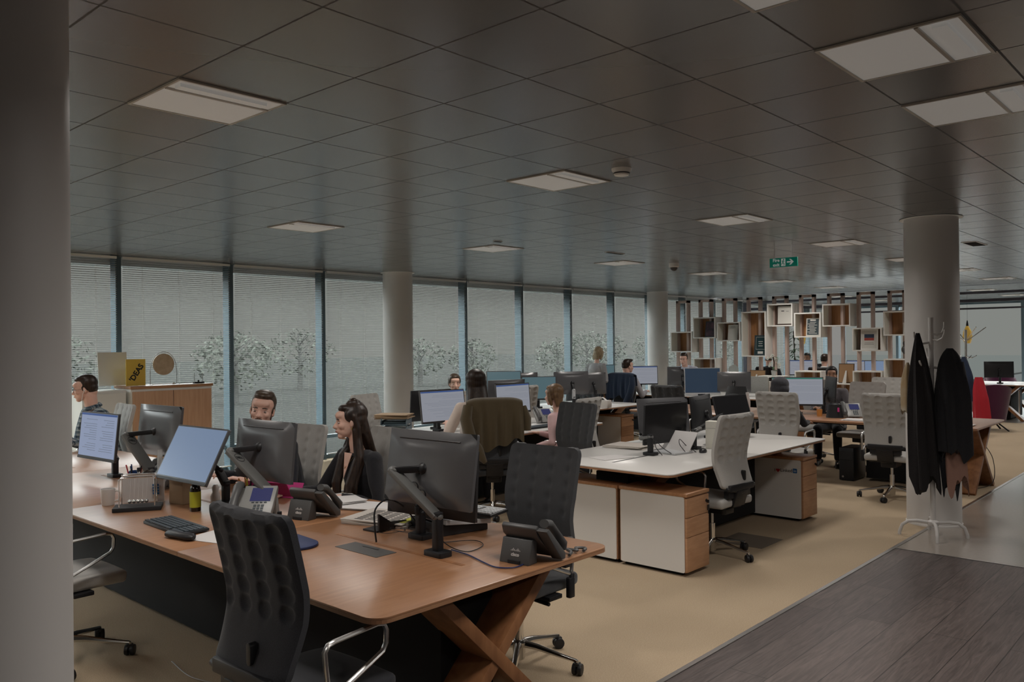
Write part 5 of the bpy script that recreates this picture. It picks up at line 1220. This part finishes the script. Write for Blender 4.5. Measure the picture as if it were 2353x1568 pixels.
box('cardboard_box', (2.27, 4.72, Z), .15, (.10, .13, .135), 'card', 'small cardboard box right of the card calendar')
t = box('white_box', (6.44, 3.50, Z), .2, (.10, .15, .235), 'shelfin', 'tall white carton on the near white desk beside the pale chair'); MB().box((0, 0, .175), (.102, .152, .0015)).done('lid_seam', M['greyp'], t)
def bottle(loc, label, body='bottle', lab='ylabel', r=.030, h=.19, cat='bottle'):
    t = thing('bottle', loc, 0, label, cat)
    MB().lathe([(r*.95, 0), (r, .006), (r, h*.62), (r*.8, h*.74), (r*.42, h*.80), (r*.42, h*.9)], seg=24).done('body', M[body], t, smooth=True)
    MB().lathe([(r*.5, h*.88), (r*.5, h)], seg=20).done('cap', M['ink'], t); 
    if lab: MB().lathe([(r*1.02, h*.12), (r*1.02, h*.58)], seg=24).done('label_band', M[lab], t, smooth=True)
    return t
bottle((2.20, 4.43, Z), 'dark brown bottle with yellow green label behind the charcoal chair')
t = bottle((2.12, 4.98, Z), 'slim yellow bottle left of the card calendar', 'clear', 'ylabel', .019, .20)
t = thing('drinking_bottle', (9.94, 4.94, Z), 0, 'pale drinking bottle with small flower pattern in front of the dark chair', 'bottle')
M['floral'] = mat('floral_print', (.58, .53, .50), .4, noise_col=(26, (.58, .53, .50)))
nn = M['floral'].node_tree.nodes; rr_ = [x for x in nn if x.type == 'VALTORGB'][0]; rr_.color_ramp.elements[0].position = .34; rr_.color_ramp.elements[1].position = .38; rr_.color_ramp.elements[0].color = (.20, .04, .05, 1); rr_.color_ramp.elements[1].color = (.58, .53, .50, 1)
MB().lathe([(.034, 0), (.036, .01), (.036, .14), (.030, .18), (.019, .215), (.019, .235)], seg=24).done('body', M['floral'], t, smooth=True); MB().lathe([(.021, .233), (.021, .262)], seg=20).done('cap', M['paper'], t)
def penpot(loc, label, m='penblue', hgt=.10, n=6, r=.036, cols=('penblue', 'redink', 'ink', 'pengreen'), seed=3):
    t = thing('pen_holder', loc, 0, label, 'pen holder', 'pen holders'); rnd = random.Random(seed)
    MB().lathe([(r, 0), (r, hgt), (r*.92, hgt), (r*.92, .006), (.001, .006)], seg=6 if m == 'penblue' else 20).done('cup', M[m], t)
    for k in range(n):
        a = rnd.uniform(0, 6.28); p = V((r*.45*math.cos(a), r*.45*math.sin(a), .012)); d = V((.25*math.cos(a), .25*math.sin(a), 1)).normalized()
        MB().tube([p, p+d*rnd.uniform(.13, .165)], .0042, 6).done('pen', M[cols[k % len(cols)]], t)
    return t
penpot((2.28, 5.42, Z), 'blue pen holder full of pens below the document monitor', hgt=.12, n=7)
penpot((2.50, 4.38, Z), 'black pen holder with yellow pencils in front of the bearded man', 'ink', .105, 8, .045, ('orange', 'ink', 'pinkf', 'penblue', 'ylabel'), 8)
penpot((9.0, 6.98, Z), 'dark pen holder right of the blonde bobbed head', 'ink', .10, 5, .035, ('ink',), 4)
penpot((7.52, 5.95, Z), 'metal pen holder beside the pink sleeve', 'alu', .12, 4, .03, ('alu', 'ink'), 6)
t = thing('clear_ruler_tube', (2.34, 5.18, Z), 0, 'tall clear plastic tube standing before the monitor back', 'tube'); MB().lathe([(.016, 0), (.016, .27), (.014, .27), (.014, .004)], seg=16).done('tube', M['clear'], t, smooth=True)
t = thing('pink_folder', (2.70, 4.42, Z), math.radians(10), 'bright pink folded card beside the hands of the bearded man', 'folder')
MB().box((0, .05, .05), (.004, .30, .11), ry=math.radians(-30), rz=.15).done('leaf', M['pinkf'], t); MB().box((.05, .0, .045), (.004, .30, .10), ry=math.radians(28), rz=.15).done('leaf', M['pinkf'], t)
t = thing('pink_note_block', (2.33, 4.22, Z), .4, 'pink sticky notes beside the silver phone', 'notes'); MB().box((0, 0, .008), (.10, .12, .016)).done('block', M['pinkf'], t)
t = thing('white_figurine', (2.42, 4.62, Z), 0, 'small white figurine left of the pen holder with pencils', 'figurine'); MB().lathe([(.028, 0), (.030, .03), (.018, .055), (.022, .08), (.012, .10)], seg=14).done('figure', M['cer'], t, smooth=True)
def papers(loc, rz, n, label, d=(.21, .297), m='paper', seed=1, hgt=.004, rag=.02, nm='paper_stack', cat='papers'):
    t = thing(nm, loc, rz, label, cat); rnd = random.Random(seed)
    for k in range(n): MB().box((rnd.uniform(-rag, rag), rnd.uniform(-rag, rag), hgt*(k+.5)), (d[0], d[1], hgt*.9), rz=rnd.uniform(-.12, .12)).done('sheet', M[m], t)
    return t
papers((2.86, 4.02, Z), -.2, 7, 'thick ragged stack of papers in front of the wrist of the woman in black')
papers((3.00-.09, 3.75, Z), .5, 3, 'loose white sheets beside the stack of papers', seed=3)
papers((2.86, 3.42, Z), 1.1, 2, 'white paper sheets right of the folded newspaper', seed=5, rag=.04)
t = papers((2.74, 3.40, Z), .35, 4, 'folded newspaper with a yellow column near the seam of the desk', (.30, .38), 'news', 4, .006, .01, 'newspaper', 'newspaper')
q = MB()
for k in range(5):
    for j in range(9): q.box((-.12+.027*j, -.15+.062*k, .0248), (.012, .05, .0006))
q.done('print', M['greyp'], t); MB().box((0, -.16, .0252), (.26, .04, .0006)).done('yellow_column', M['ylabel'], t)
t = papers((6.05, 4.14, Z), .2, 4, 'folded newspaper at the far left edge of the near white desk', (.28, .36), 'news', 7, .006, .02, 'newspaper', 'newspaper')
papers((9.68, 3.45, Z), .1, 3, 'papers and notebook on the wooden desk right of the hooded person', seed=8)
papers((9.66, 3.06, Z), .0, 2, 'white sheets at the edge of the wooden desk left of the column', seed=9)
papers((9.72, 2.42, Z), .0, 3, 'white papers on the wooden desk end right of the column', seed=10)
papers((5.40, 3.86, Z), 1.2, 1, 'single pale sheet on the near white desk', seed=11)
# laptop on dock with keyboard, near arm
t = thing('laptop', (2.83, 3.02, Z), math.radians(-12), 'closed grey laptop on a dock in front of the dark chair, keyboard on top', 'laptop')
MB().prism([(-.14, 0), (.13, 0), (.13, .03), (-.14, .055)], -.15, .15, Matrix(((1, 0, 0, 0), (0, 0, 1, 0), (0, 1, 0, 0), (0, 0, 0, 1)))).done('dock', M['blackp'], t, bev=.004)
MB().box((.0, 0, .060), (.26, .36, .024), ry=math.radians(5)).done('body', M['silver'], t, bev=.003)
MB().box((-.132, 0, .070), (.004, .30, .010), ry=math.radians(5)).done('port_strip', M['ink'], t)
k2 = keyboard((2.90, 2.99, Z+.078), 188, 'keyboard lying on the closed laptop, light grey keys', k='silver'); k2.rotation_euler.x = 0
t = thing('dock_bracket', (2.62, 3.22, Z), .1, 'black angular holder left of the closed laptop', 'holder'); MB().prism([(-.09, 0), (.10, 0), (.10, .03), (-.01, .04), (-.09, .09)], -.006, .006, Matrix(((1, 0, 0, 0), (0, 0, 1, 0), (0, 1, 0, 0), (0, 0, 0, 1)))).box((.0, .05, .004), (.2, .1, .008)).done('body', M['blackp'], t)
# cables
M['cable'] = mat('black_cable', (.012, .012, .014), .5); M['cableb'] = mat('blue_cable', (.02, .03, .11), .5); M['cableg'] = mat('pale_cable', (.30, .28, .26), .5)
def smoothp(p, n=8):
    p = [V(q) for q in p]; out = []
    for i in range(len(p)-1):
        a, b, c, d = p[max(i-1, 0)], p[i], p[i+1], p[min(i+2, len(p)-1)]
        for j in range(n):
            t_ = j/n; out.append(.5*((2*b)+(c-a)*t_+(2*a-5*b+4*c-d)*t_**2+(3*b-a-3*c+d)*t_**3))
    return out+[p[-1]]
def cable(pts, r, m, label, nm='cable'):
    o = MB().tube(smoothp(pts), r, 6).done(nm, M[m], smooth=True); return tag(o, label, 'cable', 'cables')
cable([(2.39, 3.05, Z+.004), (2.385, 3.055, Z+.08), (2.41, 3.08, Z+.15), (2.50, 3.11, Z+.178), (2.60, 3.13, Z+.14), (2.68, 3.14, Z+.07), (2.71, 3.14, Z+.03)], .0042, 'cable', 'thick black cable arching up from the desk slot beside the closest monitor')
cable([(2.52, 2.68, Z+.004), (2.50, 2.55, Z+.005), (2.46, 2.42, Z+.004), (2.44, 2.33, Z+.004), (2.48, 2.27, Z+.004), (2.56, 2.28, Z+.004), (2.545, 2.325, Z+.006)], .003, 'cableb', 'blue network cable running along the desk to the front phone')
for k in range(5):
    r_ = random.Random(k); c0 = V((2.60+.03*k, 3.22-.05*k, Z+.004+.003*k))
    cable([c0+V((.07*math.cos(a+k), .10*math.sin(a+k*.7), .004*math.sin(3*a))) for a in [i*.9 for i in range(8)]], .0014, 'cable', 'tangle of thin black wires on the desk between newspaper and flap')
cable([(2.42, 2.70, Z+.17), (2.47, 2.68, Z+.05), (2.53, 2.60, Z+.006), (2.66, 2.62, Z+.006), (2.70, 2.72, Z+.006), (2.58, 2.80, Z+.006)], .0022, 'cable', 'black loop of wire at the foot of the closest monitor arm')
for k, (x, y) in enumerate(((5.74, 3.60), (5.98, 3.52), (6.14, 3.56), (6.28, 3.68))):
    c0 = V((x, y, Z+.004)); cable([c0, c0+V((-.05, .03, .07)), c0+V((.0, .06, .11)), c0+V((.06, .03, .05)), c0+V((.10, -.03, .003)), c0+V((.16, .02, .003))], .003, 'cable', ('black wires at the left arm on the near white desk', 'wires lying beside the white laptop', 'looped wire left of the large black mouse', 'wire bundle at the right arm on the near white desk')[k])
cable([(1.96, 4.22, .01), (1.93, 3.95, .01), (1.98, 3.7, .01), (1.92, 3.4, .01), (1.86, 3.2, .01), (1.93, 3.1, .01)], .003, 'cableg', 'pale cable on the carpet under the foreground desk')
cable([(1.85, 3.02, .70), (1.83, 3.06, .50), (1.86, 3.10, .30), (1.80, 3.02, .12), (1.88, 3.12, .02)], .0028, 'cableg', 'pale cable hanging from the foreground desk beside the charcoal chair')
for k in range(7):
    r_ = random.Random(k+20); c0 = V((10.1+.1*k*.3, 3.05, .62))
    cable([c0, c0+V((.05, -.04+.02*k, -.2)), c0+V((-.06, .05*r_.random(), -.42)), c0+V((.10*r_.random(), -.12*r_.random(), -.60)), c0+V((.2*r_.random(), -.2*r_.random(), -.612))], .004, 'cable', 'bunch of black cables hanging under the wooden desk behind the pale chair')
cable([(10.55, 2.38, .5), (10.5, 2.25, .3), (10.3, 2.22, .05), (10.0, 2.4, .01), (9.9, 2.5, .01)], .004, 'cable', 'black cable looping to the floor at the crossed legs right of the column')
cable([(2.76, 2.20, Z+.012), (2.80, 2.22, Z+.014), (2.82, 2.26, Z+.016), (2.84, 2.22, Z+.014), (2.87, 2.25, Z+.014), (2.90, 2.22, Z+.012), (2.86, 2.20, Z+.012)], .007, 'phone', 'coiled handset cord lying beside the front phone')
# white laptop / papers on near white desk, paper trays etc.
t = thing('white_laptop', (5.98, 3.66, Z), math.radians(170), 'white laptop with raised lid under the black screen on the near white desk', 'laptop')
MB().box((.02, 0, .008), (.22, .30, .014)).done('base', M['silver'], t, bev=.002); MB().box((-.10, 0, .085), (.008, .30, .20), ry=math.radians(-38)).done('lid', M['paper'], t, bev=.002)
def tray(loc, rz, n, label):
    t = thing('letter_tray', loc, rz, label, 'paper trays', 'letter trays')
    for k in range(n):
        z = .02+.065*k
        q = MB().box((0, 0, z), (.33, .25, .006)).box((0, .123, z+.02), (.33, .005, .035)).box((0, -.123, z+.02), (.33, .005, .035)).box((.163, 0, z+.02), (.005, .25, .035))
        for x in (-.13, .13):
            for y in (-.123, .123): q.box((x, y, z+.03), (.018, .008, .066))
        tt = q.done('tray', mat('tray_blue_grey', (.12, .17, .20), .4) if k == 0 else bpy.data.materials['tray_blue_grey'], t)
        MB().box((.0, .0, z+.015), (.29, .22, .02), rz=.05*k).done('contents', M['paper' if k % 2 else 'posterdark'], tt)
    return t
tray((5.19, 6.29, Z), math.radians(40), 3, 'blue grey paper trays stacked with folders left of the bright screen')
papers((5.18, 6.31, Z+.20), .6, 5, 'folders and papers lying on top of the paper trays', (.24, .33), 'card', 12, .009, .015, 'folder_stack', 'folders')
t = thing('red_stapler', (6.05, 6.0, Z), .8, 'red object below the left bright screen', 'stapler'); MB().box((0, 0, .012), (.16, .04, .024)).box((0, 0, .045), (.15, .035, .02), ry=.15).done('body', M['red'], t, bev=.004)
t = thing('red_pouch', (6.28, 5.93, Z), .2, 'small bright red pouch in front of the woman in beige', 'pouch'); MB().ell((0, 0, .03), (.06, .09, .03), 14).done('pouch', M['red'], t, smooth=True)
t = box('tissue_box', (9.55, 6.98, Z), .1, (.12, .24, .105), 'cer', 'white tissue box with red mark at the end of the window-side desk', 'tissue box'); MB().box((-.0605, .07, .055), (.001, .03, .08)).done('red_mark', M['redink'], t); MB().sheet(lambda u, v: ((u-.5)*.05*(1-v*.3)-.0, (v-.5)*.13, .105+.035*math.sin(PI*v)*(1+.2*math.sin(9*u))), 8, 12, .002).done('tissue', M['paper'], t, smooth=True)
leafy('small_plant', (9.22, 6.98, Z), .17, 12, 'tiny plant with reddish leaves beside the tissue box', spread=.07, potr=.03, poth=.06, w=.006)
t = thing('yellow_toy', (9.34, 6.96, Z), 0, 'little yellow toy beside the tissue box', 'toy'); MB().ell((0, 0, .025), (.03, .03, .025), 12).ell((-.01, 0, .055), (.018, .018, .016), 10).done('body', M['ylabel'], t, smooth=True)
t = thing('paper_bowl', (8.75, 7.10, Z), 0, 'pale round stack behind the blonde bobbed head', 'tray'); MB().lathe([(.10, 0), (.14, .05), (.13, .06), (.09, .012), (.001, .012)], seg=26).done('bowl', M['shelfin'], t, smooth=True)
keyboard((6.85, 5.86, Z), -90, 'dark keyboard near the pink sleeve'); mouse((7.2, 5.82, Z), -90, 'black mouse beside the pink sleeve')
t = thing('handbag', (10.0, 3.95-.0, Z), .3, 'black bag with bright pink tag on the wooden desk', 'bag'); M['bagp'] = M['blackp']
MB().sheet(lambda u, v: (.055*math.cos(u*2*PI)*(1-.35*v), .10*math.sin(u*2*PI)*(1-.25*v), .16*v), 20, 8, .004).ell((0, 0, .15), (.04, .075, .03), 14).done('body', M['blackp'], t, smooth=True)
MB().tube([(0, -.05, .16), (0, -.03, .22), (0, .03, .22), (0, .05, .16)], .005, 8).done('handle', M['blackp'], t, smooth=True); MB().box((-.055, -.045, .10), (.004, .022, .05)).done('pink_tag', M['pinkf'], t)
t.location = (9.86, 3.78, Z)
t = thing('juice_cup', (10.0, 4.02, Z), 0, 'small orange and green cup beside the spreadsheet screen', 'cup'); MB().lathe([(.03, 0), (.035, .08)], seg=18).done('cup', M['orange'], t, smooth=True)
papers((10.25, 3.30, Z), .2, 8, 'stack of documents behind the pale chair left of the column', (.22, .3), 'paper', 14, .016, .02)
# computers on the floor
def tower(loc, rz, label, m='blackp', led=True):
    t = thing('computer_tower', loc, rz, label, 'computer', 'computer towers'); MB().box((0, 0, .20), (.40, .17, .38)).done('case', M[m], t, bev=.006)
    MB().box((-.203, 0, .30), (.008, .15, .10)).done('drive_panel', M['ink'], t); MB().lathe([(.012, 0), (.012, .004)], M=Matrix.Translation((-.201, .04, .05)) @ Matrix.Rotation(-PI/2, 4, 'Y')).done('power_button', M['alu'], t)
    for s in (-1, 1): MB().box((s*.15, 0, .006), (.03, .14, .012)).done('foot', M['blackp'], t)
tower((9.98, 3.62, 0), 0, 'black computer tower on the carpet under the wooden desk')
t = box('waste_bin', (10.9, 4.9, 0), 0, (.25, .25, .30), 'cer', 'pale waste bin under the far side of the wooden desk', 'bin', .02)
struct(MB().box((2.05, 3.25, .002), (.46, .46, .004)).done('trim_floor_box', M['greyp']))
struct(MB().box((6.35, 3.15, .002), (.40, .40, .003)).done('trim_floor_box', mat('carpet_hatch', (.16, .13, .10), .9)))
# small extra screens and things
t = thing('backpack', (10.35, 5.35, Z), .2, 'black rucksack on the wooden desk behind the patterned bottle', 'rucksack')
MB().ell((0, 0, .10), (.13, .19, .11), 18).done('body', M['blackcoat'], t, smooth=True)
t = thing('visitor_chair', (11.75, 5.95, 0), math.radians(180), 'small black chair back in front of the speckled screen', 'chair')
MB().sheet(lambda u, v: (.18+.05*(1-(2*u-1)**2)-.05*v, (2*u-1)*(.21-.06*v**3), .45+.52*v), 14, 14, .04).done('backrest', M['dark'], t, smooth=True)
MB().rbox((0, 0, .44), (.42, .42, .06), .08).done('seat', M['dark'], t, bev=.02)
for sx in (-.17, .17):
    for sy in (-.17, .17): MB().tube([(sx, sy, 0), (sx*.9, sy*.9, .42)], .012, 8).done('leg', M['alu'], t)
# trees outside the windows
M['bark'] = mat('tree_bark', (.04, .04, .038), 1., spec=0); M['treeleaf'] = mat('tree_leaf', (.048, .052, .045), 1., spec=0)
def tree(x, y, h, seed, label):
    t = thing('tree', (x, y, -.3), 0, label, 'tree', 'trees outside the windows'); rnd = random.Random(seed)
    tr = MB().tube([(0, 0, 0), (.05, .03, h*.4), (0, .1, h*.85)], [.13, .09, .03], 8)
    for k in range(9):
        a = rnd.uniform(0, 6.28); z = h*rnd.uniform(.35, .7); tr.tube([(0, 0, z), (math.cos(a)*h*.2, math.sin(a)*h*.2, z+h*.16)], .03, 5, r_end=.012)
    tr.done('trunk', M['bark'], t); q = MB()
    for k in range(520):
        u = rnd.gauss(0, 1), rnd.gauss(0, 1), rnd.gauss(0, 1); L = math.sqrt(sum(c*c for c in u)) or 1; f = rnd.uniform(.3, 1)**.5*h*.30
        c = V((u[0]/L*f*2.0, u[1]/L*f*1.3, h*.56+u[2]/L*f*1.25)); s = rnd.uniform(.05, .11)
        R = Matrix.Rotation(rnd.uniform(0, 6), 4, 'X') @ Matrix.Rotation(rnd.uniform(0, 6), 4, 'Y')
        q._add([c+(R @ V(p))*s for p in ((-1, 0, 0), (0, -.6, .1), (1, 0, 0), (0, .6, .1))], [(0, 1, 2, 3)])
    q.done('foliage', M['treeleaf'], t)
rt = random.Random(11)
for k in range(14):
    tree(2+k*3.9+rt.uniform(-.8, .8), rt.uniform(25, 32), rt.uniform(2.4, 3.0), k, 'faint leafy tree outside, dimly seen through the white blinds')

t = thing('card_panel', (6.33, 6.58, Z), math.radians(-92), 'tall cream card standing at the right edge of the left bright screen', 'card')
MB().box((0, 0, .20), (.008, .20, .40)).done('card', M['parch'], t)
q = MB()
for k in range(4): q.box((.0045, .03, .08+.09*k), (.001, .12, .004))
q.done('print', M['orange'], t)

for p_ in list(protos.values()):
    for c_ in [o for o in bpy.data.objects if o.parent == p_ or (o.parent and o.parent.parent == p_)]: bpy.data.objects.remove(c_)
    bpy.data.objects.remove(p_)
